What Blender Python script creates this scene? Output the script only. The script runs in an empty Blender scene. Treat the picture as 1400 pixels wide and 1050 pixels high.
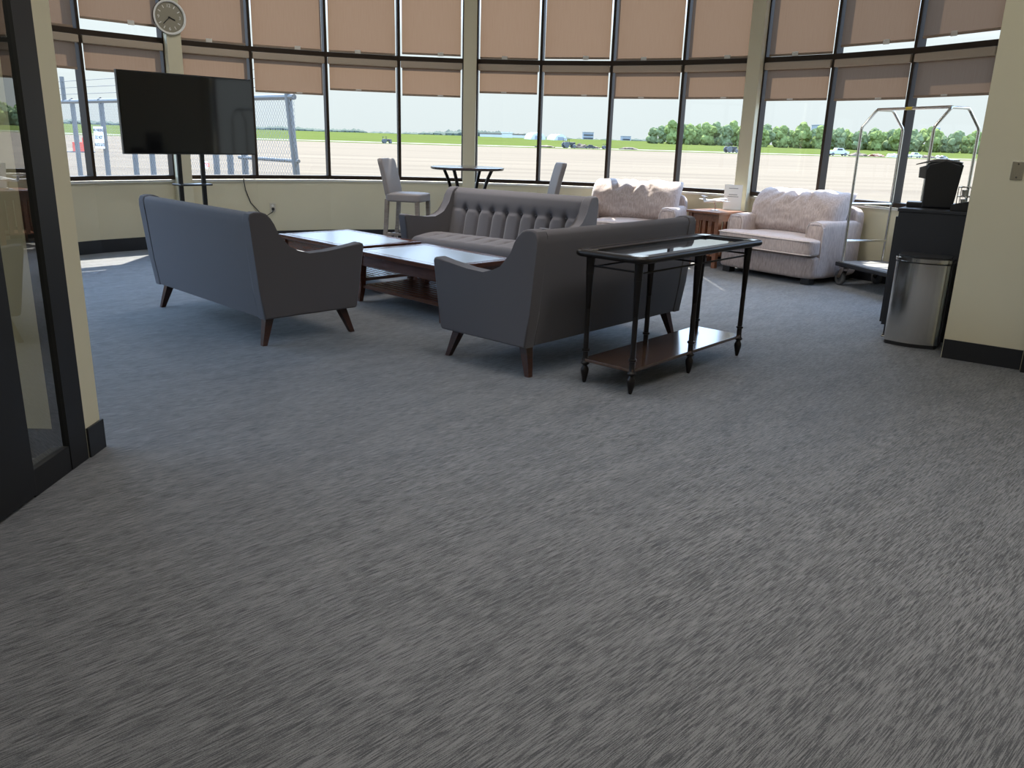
import bpy, bmesh, math, random
from mathutils import Vector, Matrix, noise as mnoise
random.seed(7)
SC = bpy.context.scene
COL = SC.collection
R = math.radians
PI = math.pi

# ------------------------------------------------------------------ materials
def new_mat(name):
    m = bpy.data.materials.new(name)
    m.use_nodes = True
    nt = m.node_tree
    for n in list(nt.nodes):
        nt.nodes.remove(n)
    out = nt.nodes.new('ShaderNodeOutputMaterial')
    return m, nt, out

def N(nt, t, **kw):
    n = nt.nodes.new(t)
    for k, v in kw.items():
        if k in n.inputs:
            n.inputs[k].default_value = v
        else:
            setattr(n, k, v)
    return n

def L(nt, a, b):
    nt.links.new(a, b)

def c4(c):
    return (c[0], c[1], c[2], 1.0)

def principled(name, color, rough=0.6, metal=0.0, spec=0.5, noise=0.0, nscale=60.0, bump=0.0, bscale=200.0, sheen=0.0, coat=0.0, stretch=None):
    """plain surface with procedural mottling and bump"""
    m, nt, out = new_mat(name)
    p = N(nt, 'ShaderNodeBsdfPrincipled', Roughness=rough, Metallic=metal)
    p.inputs['Specular IOR Level'].default_value = spec
    p.inputs['Sheen Weight'].default_value = sheen
    p.inputs['Coat Weight'].default_value = coat
    tc = N(nt, 'ShaderNodeTexCoord')
    mp = N(nt, 'ShaderNodeMapping')
    if stretch:
        mp.inputs['Scale'].default_value = stretch
    L(nt, tc.outputs['Object'], mp.inputs['Vector'])
    nz = N(nt, 'ShaderNodeTexNoise', Scale=nscale, Detail=4.0)
    L(nt, mp.outputs[0], nz.inputs['Vector'])
    mix = N(nt, 'ShaderNodeMix', data_type='RGBA')
    mix.inputs[6].default_value = c4([max(0, v * (1 - noise)) for v in color])
    mix.inputs[7].default_value = c4([min(1, v * (1 + noise)) for v in color])
    L(nt, nz.outputs['Fac'], mix.inputs[0])
    L(nt, mix.outputs[2], p.inputs['Base Color'])
    if bump > 0:
        nb = N(nt, 'ShaderNodeTexNoise', Scale=bscale, Detail=3.0)
        L(nt, mp.outputs[0], nb.inputs['Vector'])
        b = N(nt, 'ShaderNodeBump', Strength=bump, Distance=0.002)
        L(nt, nb.outputs['Fac'], b.inputs['Height'])
        L(nt, b.outputs[0], p.inputs['Normal'])
    L(nt, p.outputs[0], out.inputs['Surface'])
    return m

def wood(name, c1, c2, rough=0.3, scale=3.0, coat=0.3):
    m, nt, out = new_mat(name)
    p = N(nt, 'ShaderNodeBsdfPrincipled', Roughness=rough)
    p.inputs['Coat Weight'].default_value = coat
    p.inputs['Coat Roughness'].default_value = 0.15
    tc = N(nt, 'ShaderNodeTexCoord')
    mp = N(nt, 'ShaderNodeMapping')
    mp.inputs['Scale'].default_value = (1.2, 9.0, 9.0)
    L(nt, tc.outputs['Object'], mp.inputs['Vector'])
    nz = N(nt, 'ShaderNodeTexNoise', Scale=scale, Detail=6.0, Distortion=1.2)
    L(nt, mp.outputs[0], nz.inputs['Vector'])
    r = N(nt, 'ShaderNodeValToRGB')
    r.color_ramp.elements[0].position = 0.3
    r.color_ramp.elements[0].color = c4(c1)
    r.color_ramp.elements[1].position = 0.7
    r.color_ramp.elements[1].color = c4(c2)
    L(nt, nz.outputs['Fac'], r.inputs[0])
    L(nt, r.outputs[0], p.inputs['Base Color'])
    L(nt, p.outputs[0], out.inputs['Surface'])
    return m

def glass_mat(name, tint, ior=1.5, boost=1.0, rough=0.0, gloss=(1, 1, 1)):
    """thin architectural glass: tinted transparency with a Fresnel mirror on top"""
    m, nt, out = new_mat(name)
    tr = N(nt, 'ShaderNodeBsdfTransparent', Color=c4(tint))
    gl = N(nt, 'ShaderNodeBsdfGlossy', Roughness=rough, Color=c4(gloss))
    fr = N(nt, 'ShaderNodeFresnel')
    geo = N(nt, 'ShaderNodeNewGeometry')
    im = N(nt, 'ShaderNodeMix', data_type='FLOAT')      # same index seen from either face of the sheet
    im.inputs[2].default_value = ior
    im.inputs[3].default_value = 1.0 / ior
    L(nt, geo.outputs['Backfacing'], im.inputs[0])
    L(nt, im.outputs[0], fr.inputs['IOR'])
    mul = N(nt, 'ShaderNodeMath', operation='MULTIPLY', use_clamp=True)
    mul.inputs[1].default_value = boost
    mx = N(nt, 'ShaderNodeMixShader')
    L(nt, fr.outputs[0], mul.inputs[0])
    L(nt, mul.outputs[0], mx.inputs[0])
    L(nt, tr.outputs[0], mx.inputs[1])
    L(nt, gl.outputs[0], mx.inputs[2])
    L(nt, mx.outputs[0], out.inputs['Surface'])
    return m

def carpet_mat():
    m, nt, out = new_mat('carpet_streaked_grey')
    p = N(nt, 'ShaderNodeBsdfPrincipled', Roughness=0.75)
    p.inputs['Specular IOR Level'].default_value = 0.35
    p.inputs['Sheen Weight'].default_value = 0.25
    p.inputs['Sheen Roughness'].default_value = 0.45
    p.inputs['Sheen Tint'].default_value = (0.9, 0.95, 1, 1)
    tc = N(nt, 'ShaderNodeTexCoord')
    def layer(rot, sx, sy, detail, rough):
        mp = N(nt, 'ShaderNodeMapping')
        mp.inputs['Rotation'].default_value = (0, 0, R(-rot))
        mp2 = N(nt, 'ShaderNodeMapping')
        mp2.inputs['Scale'].default_value = (sx, sy, 1)
        L(nt, tc.outputs['Object'], mp.inputs['Vector'])
        L(nt, mp.outputs[0], mp2.inputs['Vector'])
        nz = N(nt, 'ShaderNodeTexNoise', Scale=1.0, Detail=detail, Roughness=rough)
        nz.inputs['Distortion'].default_value = 0.0
        L(nt, mp2.outputs[0], nz.inputs['Vector'])
        return nz.outputs['Fac']
    a = layer(45, 16, 430, 3.0, 0.55)
    b = layer(45, 2.0, 9.0, 3.0, 0.6)
    f = layer(45, 260, 260, 2.0, 0.6)
    g = layer(45, 8.0, 165, 2.0, 0.55)
    add = N(nt, 'ShaderNodeMath', operation='MULTIPLY_ADD')
    L(nt, b, add.inputs[0]); add.inputs[1].default_value = 0.22
    L(nt, a, add.inputs[2])
    add3 = N(nt, 'ShaderNodeMath', operation='MULTIPLY_ADD')
    L(nt, g, add3.inputs[0]); add3.inputs[1].default_value = 0.5
    L(nt, add.outputs[0], add3.inputs[2])
    add2 = N(nt, 'ShaderNodeMath', operation='MULTIPLY_ADD')
    L(nt, f, add2.inputs[0]); add2.inputs[1].default_value = 0.34
    L(nt, add3.outputs[0], add2.inputs[2])
    r = N(nt, 'ShaderNodeValToRGB')
    e = r.color_ramp.elements
    e[0].position = 0.625; e[0].color = (0.036, 0.037, 0.040, 1)
    e[1].position = 0.735; e[1].color = (0.160, 0.160, 0.162, 1)
    sc_ = N(nt, 'ShaderNodeMath', operation='MULTIPLY')
    L(nt, add2.outputs[0], sc_.inputs[0]); sc_.inputs[1].default_value = 0.66
    L(nt, sc_.outputs[0], r.inputs[0])
    L(nt, r.outputs[0], p.inputs['Base Color'])
    bp = N(nt, 'ShaderNodeBump', Strength=0.5, Distance=0.004)
    L(nt, add2.outputs[0], bp.inputs['Height'])
    L(nt, bp.outputs[0], p.inputs['Normal'])
    L(nt, p.outputs[0], out.inputs['Surface'])
    return m

def shade_mat():
    m, nt, out = new_mat('woven_solar_shade')
    tc = N(nt, 'ShaderNodeTexCoord')
    mp = N(nt, 'ShaderNodeMapping')
    mp.inputs['Scale'].default_value = (140, 140, 4)
    L(nt, tc.outputs['Object'], mp.inputs['Vector'])
    nz = N(nt, 'ShaderNodeTexNoise', Scale=1.0, Detail=2.0)
    L(nt, mp.outputs[0], nz.inputs['Vector'])
    mix = N(nt, 'ShaderNodeMix', data_type='RGBA')
    mix.inputs[6].default_value = (0.122, 0.077, 0.050, 1)
    mix.inputs[7].default_value = (0.152, 0.103, 0.070, 1)
    L(nt, nz.outputs['Fac'], mix.inputs[0])
    d = N(nt, 'ShaderNodeBsdfDiffuse')
    t = N(nt, 'ShaderNodeBsdfTranslucent')
    L(nt, mix.outputs[2], d.inputs['Color'])
    L(nt, mix.outputs[2], t.inputs['Color'])
    mx = N(nt, 'ShaderNodeMixShader')
    mx.inputs[0].default_value = 0.5
    L(nt, d.outputs[0], mx.inputs[1]); L(nt, t.outputs[0], mx.inputs[2])
    L(nt, mx.outputs[0], out.inputs['Surface'])
    return m

def chain_mat():
    """chain-link netting: wires laid as two diagonal wave families, holes transparent"""
    m, nt, out = new_mat('chain_link_netting')
    tc = N(nt, 'ShaderNodeTexCoord')
    sep = N(nt, 'ShaderNodeSeparateXYZ')
    L(nt, tc.outputs['Object'], sep.inputs[0])
    sx = N(nt, 'ShaderNodeMath', operation='MULTIPLY'); sx.inputs[1].default_value = 1.0 / 0.075
    sz = N(nt, 'ShaderNodeMath', operation='MULTIPLY'); sz.inputs[1].default_value = 1.0 / 0.10
    L(nt, sep.outputs[0], sx.inputs[0]); L(nt, sep.outputs[2], sz.inputs[0])
    masks = []
    for op in ('ADD', 'SUBTRACT'):
        s = N(nt, 'ShaderNodeMath', operation=op)
        L(nt, sx.outputs[0], s.inputs[0]); L(nt, sz.outputs[0], s.inputs[1])
        fr = N(nt, 'ShaderNodeMath', operation='FRACT')
        L(nt, s.outputs[0], fr.inputs[0])
        lt = N(nt, 'ShaderNodeMath', operation='LESS_THAN'); lt.inputs[1].default_value = 0.13
        L(nt, fr.outputs[0], lt.inputs[0])
        masks.append(lt)
    mx = N(nt, 'ShaderNodeMath', operation='MAXIMUM')
    L(nt, masks[0].outputs[0], mx.inputs[0]); L(nt, masks[1].outputs[0], mx.inputs[1])
    p = N(nt, 'ShaderNodeBsdfPrincipled', Roughness=0.5, Metallic=0.3)
    p.inputs['Base Color'].default_value = (0.22, 0.23, 0.24, 1)
    tr = N(nt, 'ShaderNodeBsdfTransparent')
    ms = N(nt, 'ShaderNodeMixShader')
    L(nt, mx.outputs[0], ms.inputs[0]); L(nt, tr.outputs[0], ms.inputs[1]); L(nt, p.outputs[0], ms.inputs[2])
    L(nt, ms.outputs[0], out.inputs['Surface'])
    return m

def chenille_mat():
    m, nt, out = new_mat('chenille_beige')
    p = N(nt, 'ShaderNodeBsdfPrincipled', Roughness=0.85)
    p.inputs['Sheen Weight'].default_value = 0.3
    tc = N(nt, 'ShaderNodeTexCoord')
    mp = N(nt, 'ShaderNodeMapping')
    mp.inputs['Scale'].default_value = (70, 70, 14)
    L(nt, tc.outputs['Object'], mp.inputs['Vector'])
    nz = N(nt, 'ShaderNodeTexNoise', Scale=1.0, Detail=4.0, Roughness=0.6)
    L(nt, mp.outputs[0], nz.inputs['Vector'])
    r = N(nt, 'ShaderNodeValToRGB')
    r.color_ramp.elements[0].position = 0.3; r.color_ramp.elements[0].color = (0.33, 0.262, 0.238, 1)
    r.color_ramp.elements[1].position = 0.72; r.color_ramp.elements[1].color = (0.54, 0.445, 0.41, 1)
    L(nt, nz.outputs['Fac'], r.inputs[0])
    L(nt, r.outputs[0], p.inputs['Base Color'])
    b = N(nt, 'ShaderNodeBump', Strength=0.4, Distance=0.003)
    L(nt, nz.outputs['Fac'], b.inputs['Height'])
    L(nt, b.outputs[0], p.inputs['Normal'])
    L(nt, p.outputs[0], out.inputs['Surface'])
    return m

def leaf_mat(name, c1, c2):
    m, nt, out = new_mat(name)
    p = N(nt, 'ShaderNodeBsdfDiffuse')
    tl = N(nt, 'ShaderNodeBsdfTranslucent')
    tc = N(nt, 'ShaderNodeTexCoord')
    nz = N(nt, 'ShaderNodeTexNoise', Scale=0.9, Detail=5.0, Roughness=0.7)
    L(nt, tc.outputs['Object'], nz.inputs['Vector'])
    r = N(nt, 'ShaderNodeValToRGB')
    r.color_ramp.elements[0].position = 0.35; r.color_ramp.elements[0].color = c4(c1)
    r.color_ramp.elements[1].position = 0.65; r.color_ramp.elements[1].color = c4(c2)
    L(nt, nz.outputs['Fac'], r.inputs[0])
    L(nt, r.outputs[0], p.inputs['Color']); L(nt, r.outputs[0], tl.inputs['Color'])
    mx = N(nt, 'ShaderNodeMixShader'); mx.inputs[0].default_value = 0.3
    L(nt, p.outputs[0], mx.inputs[1]); L(nt, tl.outputs[0], mx.inputs[2])
    L(nt, mx.outputs[0], out.inputs['Surface'])
    return m

def tarmac_mat():
    m, nt, out = new_mat('concrete_apron')
    p = N(nt, 'ShaderNodeBsdfDiffuse')
    tc = N(nt, 'ShaderNodeTexCoord')
    mp = N(nt, 'ShaderNodeMapping')
    mp.inputs['Scale'].default_value = (0.02, 0.35, 1)
    L(nt, tc.outputs['Object'], mp.inputs['Vector'])
    nz = N(nt, 'ShaderNodeTexNoise', Scale=1.0, Detail=5.0, Roughness=0.6)
    L(nt, mp.outputs[0], nz.inputs['Vector'])
    r = N(nt, 'ShaderNodeValToRGB')
    e = r.color_ramp.elements
    e[0].position = 0.3; e[0].color = (0.124, 0.101, 0.076, 1)
    e[1].position = 0.7; e[1].color = (0.165, 0.135, 0.099, 1)
    L(nt, nz.outputs['Fac'], r.inputs[0])
    br = N(nt, 'ShaderNodeTexBrick', Scale=1.0)
    br.offset = 0.0
    br.inputs['Color1'].default_value = (1, 1, 1, 1); br.inputs['Color2'].default_value = (0.94, 0.94, 0.94, 1)
    br.inputs['Mortar'].default_value = (0.62, 0.6, 0.58, 1)
    br.inputs['Mortar Size'].default_value = 0.07
    br.inputs['Brick Width'].default_value = 4000.0; br.inputs['Row Height'].default_value = 7.5
    off = N(nt, 'ShaderNodeMapping')
    off.inputs['Location'].default_value = (1900.0, 3.0, 0)
    L(nt, tc.outputs['Object'], off.inputs['Vector'])
    L(nt, off.outputs[0], br.inputs['Vector'])
    mul = N(nt, 'ShaderNodeMix', data_type='RGBA', blend_type='MULTIPLY')
    mul.inputs[0].default_value = 1.0
    L(nt, r.outputs[0], mul.inputs[6]); L(nt, br.outputs['Color'], mul.inputs[7])
    L(nt, mul.outputs[2], p.inputs['Color'])
    L(nt, p.outputs[0], out.inputs['Surface'])
    return m

M = {}
M['carpet'] = carpet_mat()
M['wall'] = principled('painted_wall_beige', (0.62, 0.57, 0.41), 0.7, noise=0.03, nscale=3, bump=0.08, bscale=250)
M['ceiling'] = principled('ceiling_white', (0.72, 0.71, 0.68), 0.9, noise=0.05, nscale=30)
M['base'] = principled('black_vinyl_base', (0.012, 0.013, 0.016), 0.45, noise=0.1, nscale=20)
M['bronze'] = principled('dark_bronze_frame', (0.030, 0.019, 0.011), 0.6, metal=0.0, spec=0.25, noise=0.1, nscale=15)
M['blackframe'] = principled('black_anodised_frame', (0.006, 0.006, 0.007), 0.5, metal=0.0, noise=0.1, nscale=15)
M['pane'] = glass_mat('window_pane', (0.93, 0.95, 0.94), boost=0.6)
M['pane_tint'] = glass_mat('partition_pane', (0.70, 0.76, 0.74), boost=3.0)
M['shade'] = shade_mat()
M['cassette'] = principled('shade_cassette_fabric', (0.42, 0.34, 0.26), 0.6, noise=0.05, nscale=60)
M['hem'] = principled('shade_hem_bar', (0.30, 0.22, 0.16), 0.6, noise=0.05)
M['tab'] = principled('clear_pull_tab', (0.75, 0.72, 0.66), 0.25)
M['sofa'] = principled('charcoal_sofa_fabric', (0.088, 0.080, 0.085), 0.82, spec=0.3, noise=0.22, nscale=500, bump=0.35, bscale=900, sheen=0.15)
M['sofaleg'] = wood('walnut_leg', (0.028, 0.010, 0.007), (0.060, 0.020, 0.012), 0.3)
M['mahogany'] = wood('mahogany', (0.060, 0.021, 0.012), (0.098, 0.034, 0.018), 0.22)
M['tableglass'] = principled('grey_tempered_glass_top', (0.30, 0.36, 0.42), 0.24, spec=1.0, noise=0.02)
M['iron'] = principled('black_iron', (0.016, 0.013, 0.012), 0.38, metal=0.4, noise=0.2, nscale=40)
M['console_glass'] = principled('dark_glass_top', (0.020, 0.020, 0.022), 0.04, spec=0.8)
M['shelfwood'] = wood('brown_shelf_wood', (0.050, 0.028, 0.019), (0.085, 0.048, 0.032), 0.16, coat=0.6)
M['chenille'] = chenille_mat()
M['welt'] = principled('welt_piping', (0.55, 0.47, 0.43), 0.7, noise=0.1, nscale=200)
M['blackplastic'] = principled('black_plastic', (0.016, 0.016, 0.017), 0.35, noise=0.1)
M['greyplastic'] = principled('grey_plastic', (0.13, 0.125, 0.12), 0.3, noise=0.1)
M['steel'] = principled('brushed_steel', (0.66, 0.64, 0.60), 0.15, metal=1.0, noise=0.06, nscale=3, stretch=(60, 60, 1))
M['chrome'] = principled('satin_chrome', (0.62, 0.60, 0.56), 0.25, metal=1.0)
M['screen'] = principled('tv_screen_glass', (0.006, 0.006, 0.007), 0.05, spec=0.6)
M['bezel'] = principled('tv_bezel_black', (0.010, 0.010, 0.010), 0.3)
M['cabinet'] = principled('black_laminate', (0.020, 0.021, 0.025), 0.45, noise=0.05, nscale=6)
M['stool'] = principled('grey_stool_leather', (0.20, 0.175, 0.165), 0.6, noise=0.12, nscale=120, bump=0.1, bscale=300)
M['stoolleg'] = wood('weathered_grey_wood', (0.13, 0.10, 0.08), (0.22, 0.18, 0.145), 0.45, coat=0.05)
M['endwood'] = wood('cherry_end_table', (0.14, 0.055, 0.028), (0.24, 0.10, 0.05), 0.3)
M['bartop'] = principled('bar_top_dark', (0.05, 0.04, 0.04), 0.15, noise=0.2, nscale=8)
M['whitepaint'] = principled('white_paint', (0.75, 0.74, 0.70), 0.4)
M['paper'] = principled('white_paper', (0.82, 0.80, 0.75), 0.7)
M['ink'] = principled('dark_ink', (0.05, 0.05, 0.055), 0.6)
M['ivory'] = principled('ivory_plate', (0.55, 0.51, 0.42), 0.4)
M['rubber'] = principled('grey_rubber_tyre', (0.09, 0.09, 0.09), 0.7)
M['carpetdeck'] = principled('cart_deck_carpet', (0.18, 0.18, 0.18), 0.9, noise=0.2, nscale=300)
M['clockface'] = principled('clock_dial', (0.27, 0.245, 0.18), 0.5)
M['yellow'] = principled('yellow_sticker', (0.75, 0.55, 0.05), 0.5)
M['red'] = principled('red_sticker', (0.75, 0.06, 0.03), 0.5)
M['galv'] = principled('galvanised_grey', (0.115, 0.115, 0.11), 0.55, metal=0.0, noise=0.1, nscale=8)
M['chain'] = chain_mat()
M['orange'] = principled('traffic_orange', (0.60, 0.06, 0.02), 0.6)
M['grass'] = principled('mown_grass', (0.066, 0.080, 0.022), 0.95, spec=0.0, noise=0.25, nscale=0.05)
M['tarmac'] = tarmac_mat()
M['taxiway'] = principled('pale_taxiway', (0.19, 0.172, 0.14), 0.9, spec=0.1, noise=0.1, nscale=0.2)
M['leaf'] = leaf_mat('spring_leaves', (0.165, 0.20, 0.065), (0.27, 0.31, 0.105))
M['leaf2'] = leaf_mat('grey_green_leaves', (0.16, 0.19, 0.09), (0.24, 0.27, 0.13))
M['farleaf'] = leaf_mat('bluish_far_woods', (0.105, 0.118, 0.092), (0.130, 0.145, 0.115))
M['bark'] = principled('bark', (0.12, 0.10, 0.08), 0.9)
M['earth'] = principled('dug_earth', (0.11, 0.08, 0.055), 0.95, noise=0.4, nscale=1.0)
M['machine'] = principled('dark_machine_paint', (0.035, 0.034, 0.033), 0.5, noise=0.3, nscale=2)
M['machineorange'] = principled('faded_orange_paint', (0.22, 0.09, 0.045), 0.5)
M['farwhite'] = principled('far_white_metal', (0.50, 0.50, 0.49), 0.5)
M['fargrey'] = principled('far_grey_block', (0.24, 0.25, 0.265), 0.8)
M['farroof'] = principled('far_tan_roof', (0.16, 0.13, 0.10), 0.8)

# ------------------------------------------------------------------ mesh helpers
def link(o, parent=None):
    COL.objects.link(o)
    if parent is not None:
        o.parent = parent
    return o

def finish(name, bm, mat, parent=None, smooth=True, angle=35):
    bmesh.ops.recalc_face_normals(bm, faces=bm.faces)
    me = bpy.data.meshes.new(name)
    bm.to_mesh(me)
    bm.free()
    mats = mat if isinstance(mat, (list, tuple)) else [mat]
    for q in mats:
        me.materials.append(q)
    if smooth:
        me.shade_smooth()
        me.set_sharp_from_angle(angle=R(angle))
    o = bpy.data.objects.new(name, me)
    if smooth:
        wn = o.modifiers.new('weighted_normals', 'WEIGHTED_NORMAL')
        wn.keep_sharp = True
    return link(o, parent)

def tag(o, label, cat, group=None, kind=None):
    o['label'] = label
    o['category'] = cat
    if group: o['group'] = group
    if kind: o['kind'] = kind
    return o

def thing(name, label, cat, loc=(0, 0, 0), rz=0.0, group=None):
    o = bpy.data.objects.new(name, None)
    o.empty_display_size = 0.1
    COL.objects.link(o)
    o.location = loc
    o.rotation_euler = (0, 0, rz)
    return tag(o, label, cat, group)

def struct(name, bm, mat, parent=None, smooth=False):
    o = finish(name, bm, mat, parent, smooth=smooth)
    if parent is None:
        o['kind'] = 'structure'
    return o

def copy_tree(root, loc, rz, label=None):
    r = root.copy(); COL.objects.link(r)
    r.location = loc; r.rotation_euler = (0, 0, rz)
    if label: r['label'] = label
    def rec(src, dst):
        for ch in list(src.children):
            c = ch.copy(); COL.objects.link(c); c.parent = dst
            rec(ch, c)
    rec(root, r)
    return r

def box(bm, c, s, rot=None, bev=0.0, seg=2, mi=0):
    """axis box centre c, size s, optional 3x3/4x4 rotation and bevel"""
    g = bmesh.ops.create_cube(bm, size=1.0)
    vs = g['verts']
    fs = set(f for v in vs for f in v.link_faces)
    bmesh.ops.scale(bm, vec=s, verts=vs)
    if bev > 0:
        es = list(set(e for v in vs for e in v.link_edges))
        r = bmesh.ops.bevel(bm, geom=es, offset=bev, segments=seg, affect='EDGES', profile=0.5)
        vs = list(set(v for v in r['verts']) | set(v for v in vs if v.is_valid))
        fs = set(f for v in vs for f in v.link_faces)
    mat = Matrix.Translation(Vector(c)) @ (rot.to_4x4() if rot is not None else Matrix.Identity(4))
    bmesh.ops.transform(bm, matrix=mat, verts=vs)
    for f in fs:
        f.material_index = mi
    return vs

def rotz(a):
    return Matrix.Rotation(a, 4, 'Z')

def frame_of(t, n=None):
    """rotation whose x axis is t (horizontal unit vector)"""
    a = math.atan2(t[1], t[0])
    return Matrix.Rotation(a, 4, 'Z')

def tube(bm, pts, r, seg=8, closed=False, caps=True, mi=0):
    pts = [Vector(p) for p in pts]
    n = len(pts)
    rs = r if isinstance(r, (list, tuple)) else [r] * n
    rings = []
    up = None
    for i, p in enumerate(pts):
        if closed:
            d = (pts[(i + 1) % n] - pts[i - 1]).normalized()
        elif i == 0:
            d = (pts[1] - pts[0]).normalized()
        elif i == n - 1:
            d = (pts[-1] - pts[-2]).normalized()
        else:
            d = ((pts[i + 1] - p).normalized() + (p - pts[i - 1]).normalized()).normalized()
        if up is None:
            up = Vector((0, 0, 1)) if abs(d.z) < 0.9 else Vector((1, 0, 0))
        x = d.cross(up)
        if x.length < 1e-5:
            x = d.orthogonal()
        x.normalize()
        y = x.cross(d).normalized()
        up = y
        rings.append([bm.verts.new(p + (x * math.cos(2 * PI * k / seg) + y * math.sin(2 * PI * k / seg)) * rs[i]) for k in range(seg)])
    m = n if closed else n - 1
    for i in range(m):
        a, b = rings[i], rings[(i + 1) % n]
        for k in range(seg):
            f = bm.faces.new((a[k], a[(k + 1) % seg], b[(k + 1) % seg], b[k]))
            f.material_index = mi
    if caps and not closed:
        bm.faces.new(rings[0][::-1]).material_index = mi
        bm.faces.new(rings[-1]).material_index = mi

def lathe(bm, prof, c=(0, 0, 0), seg=16, mi=0, axis=None, ring=False):
    c = Vector(c)
    rings = []
    allv = []
    for r, z in prof:
        if r < 1e-5:
            v = bm.verts.new((0, 0, z)); rings.append([v]); allv.append(v)
        else:
            ring = [bm.verts.new((r * math.cos(2 * PI * k / seg), r * math.sin(2 * PI * k / seg), z)) for k in range(seg)]
            rings.append(ring); allv += ring
    for a, b in (list(zip(rings, rings[1:])) + ([(rings[-1], rings[0])] if ring else [])):
        for k in range(seg):
            k2 = (k + 1) % seg
            if len(a) == 1 and len(b) == 1: continue
            if len(a) == 1: f = bm.faces.new((a[0], b[k], b[k2]))
            elif len(b) == 1: f = bm.faces.new((a[k], b[0], a[k2]))
            else: f = bm.faces.new((a[k], b[k], b[k2], a[k2]))
            f.material_index = mi
    if len(rings[0]) > 1 and not ring: bm.faces.new(rings[0][::-1]).material_index = mi
    if len(rings[-1]) > 1 and not ring: bm.faces.new(rings[-1]).material_index = mi
    mt = Matrix.Translation(c)
    if axis is not None:
        mt = mt @ Vector((0, 0, 1)).rotation_difference(Vector(axis)).to_matrix().to_4x4()
    bmesh.ops.transform(bm, matrix=mt, verts=allv)

def prism(bm, poly, x0, x1, bev=0.0, seg=2, plane='YZ', mi=0):
    """closed profile (list of (a,b)) extruded; plane YZ extrudes along x, XY along z"""
    def P(a, b, h):
        return (h, a, b) if plane == 'YZ' else ((a, h, b) if plane == 'XZ' else (a, b, h))
    v0 = [bm.verts.new(P(a, b, x0)) for a, b in poly]
    v1 = [bm.verts.new(P(a, b, x1)) for a, b in poly]
    n = len(poly)
    fs = [bm.faces.new(v0[::-1]), bm.faces.new(v1)]
    es = []
    for i in range(n):
        fs.append(bm.faces.new((v0[i], v0[(i + 1) % n], v1[(i + 1) % n], v1[i])))
    for f in fs: f.material_index = mi
    if bev > 0:
        for f in fs[:2]:
            es += list(f.edges)
        bmesh.ops.bevel(bm, geom=list(set(es)), offset=bev, segments=seg, affect='EDGES', profile=0.5)

def taper(bm, p0, s0, p1, s1, mi=0, rz=0.0):
    """square bar from p0 (size s0) to p1 (size s1)"""
    def ring(p, s):
        sx, sy = s if isinstance(s, (tuple, list)) else (s, s)
        out = []
        for a, b in ((-1, -1), (1, -1), (1, 1), (-1, 1)):
            x, y = a * sx / 2, b * sy / 2
            out.append(bm.verts.new((p[0] + x * math.cos(rz) - y * math.sin(rz), p[1] + x * math.sin(rz) + y * math.cos(rz), p[2])))
        return out
    a, b = ring(p0, s0), ring(p1, s1)
    for k in range(4):
        bm.faces.new((a[k], a[(k + 1) % 4], b[(k + 1) % 4], b[k])).material_index = mi
    bm.faces.new(a[::-1]).material_index = mi
    bm.faces.new(b).material_index = mi

def tapers(bm, pts, sizes):
    for (p0, p1, s0, s1) in zip(pts, pts[1:], sizes, sizes[1:]):
        taper(bm, p0, s0, p1, s1)

def cushion(bm, c, s, p=5.0, n=14, rot=None, fn=None, mi=0, pz=None):
    """soft box: subdivided cube pushed to a superellipsoid; fn(u, v, w, co) may displace"""
    # cube lattice of surface points
    m = n + 1
    keyed = {}
    faces = []
    def vert(i, j, k):
        q = keyed.get((i, j, k))
        if q is None:
            q = keyed[(i, j, k)] = bm.verts.new((2.0 * i / m - 1, 2.0 * j / m - 1, 2.0 * k / m - 1))
        return q
    for i in range(m):
        for j in range(m):
            for e in (0, m):
                faces.append(bm.faces.new((vert(i, j, e), vert(i + 1, j, e), vert(i + 1, j + 1, e), vert(i, j + 1, e))))
                faces.append(bm.faces.new((vert(i, e, j), vert(i + 1, e, j), vert(i + 1, e, j + 1), vert(i, e, j + 1))))
                faces.append(bm.faces.new((vert(e, i, j), vert(e, i + 1, j), vert(e, i + 1, j + 1), vert(e, i, j + 1))))
    vs = list(keyed.values())
    for v in vs:
        u = v.co.copy()
        k = (abs(u.x) ** p + abs(u.y) ** p + abs(u.z) ** p) ** (1.0 / p)
        q = u / k
        co = Vector((q.x * s[0] / 2, q.y * s[1] / 2, q.z * s[2] / 2))
        if fn: co = fn(q, co)
        v.co = co
    mt = Matrix.Translation(Vector(c)) @ (rot if rot is not None else Matrix.Identity(4))
    bmesh.ops.transform(bm, matrix=mt, verts=vs)
    for v in vs:
        for f in v.link_faces: f.material_index = mi

def BM():
    return bmesh.new()

def text_obj(name, body, size, mat, parent, loc, rot, depth=0.0008, align='CENTER', bold=0.0):
    cu = bpy.data.curves.new(name, 'FONT')
    cu.body = body; cu.size = size; cu.extrude = depth; cu.offset = bold
    cu.align_x = align; cu.align_y = 'CENTER'
    o = bpy.data.objects.new(name, cu)
    COL.objects.link(o)
    me = bpy.data.meshes.new_from_object(o.evaluated_get(bpy.context.evaluated_depsgraph_get()))
    bpy.data.objects.remove(o); bpy.data.curves.remove(cu)
    me.materials.clear(); me.materials.append(mat)
    o = bpy.data.objects.new(name, me)
    link(o, parent)
    o.location = loc; o.rotation_euler = rot
    return o

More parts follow.
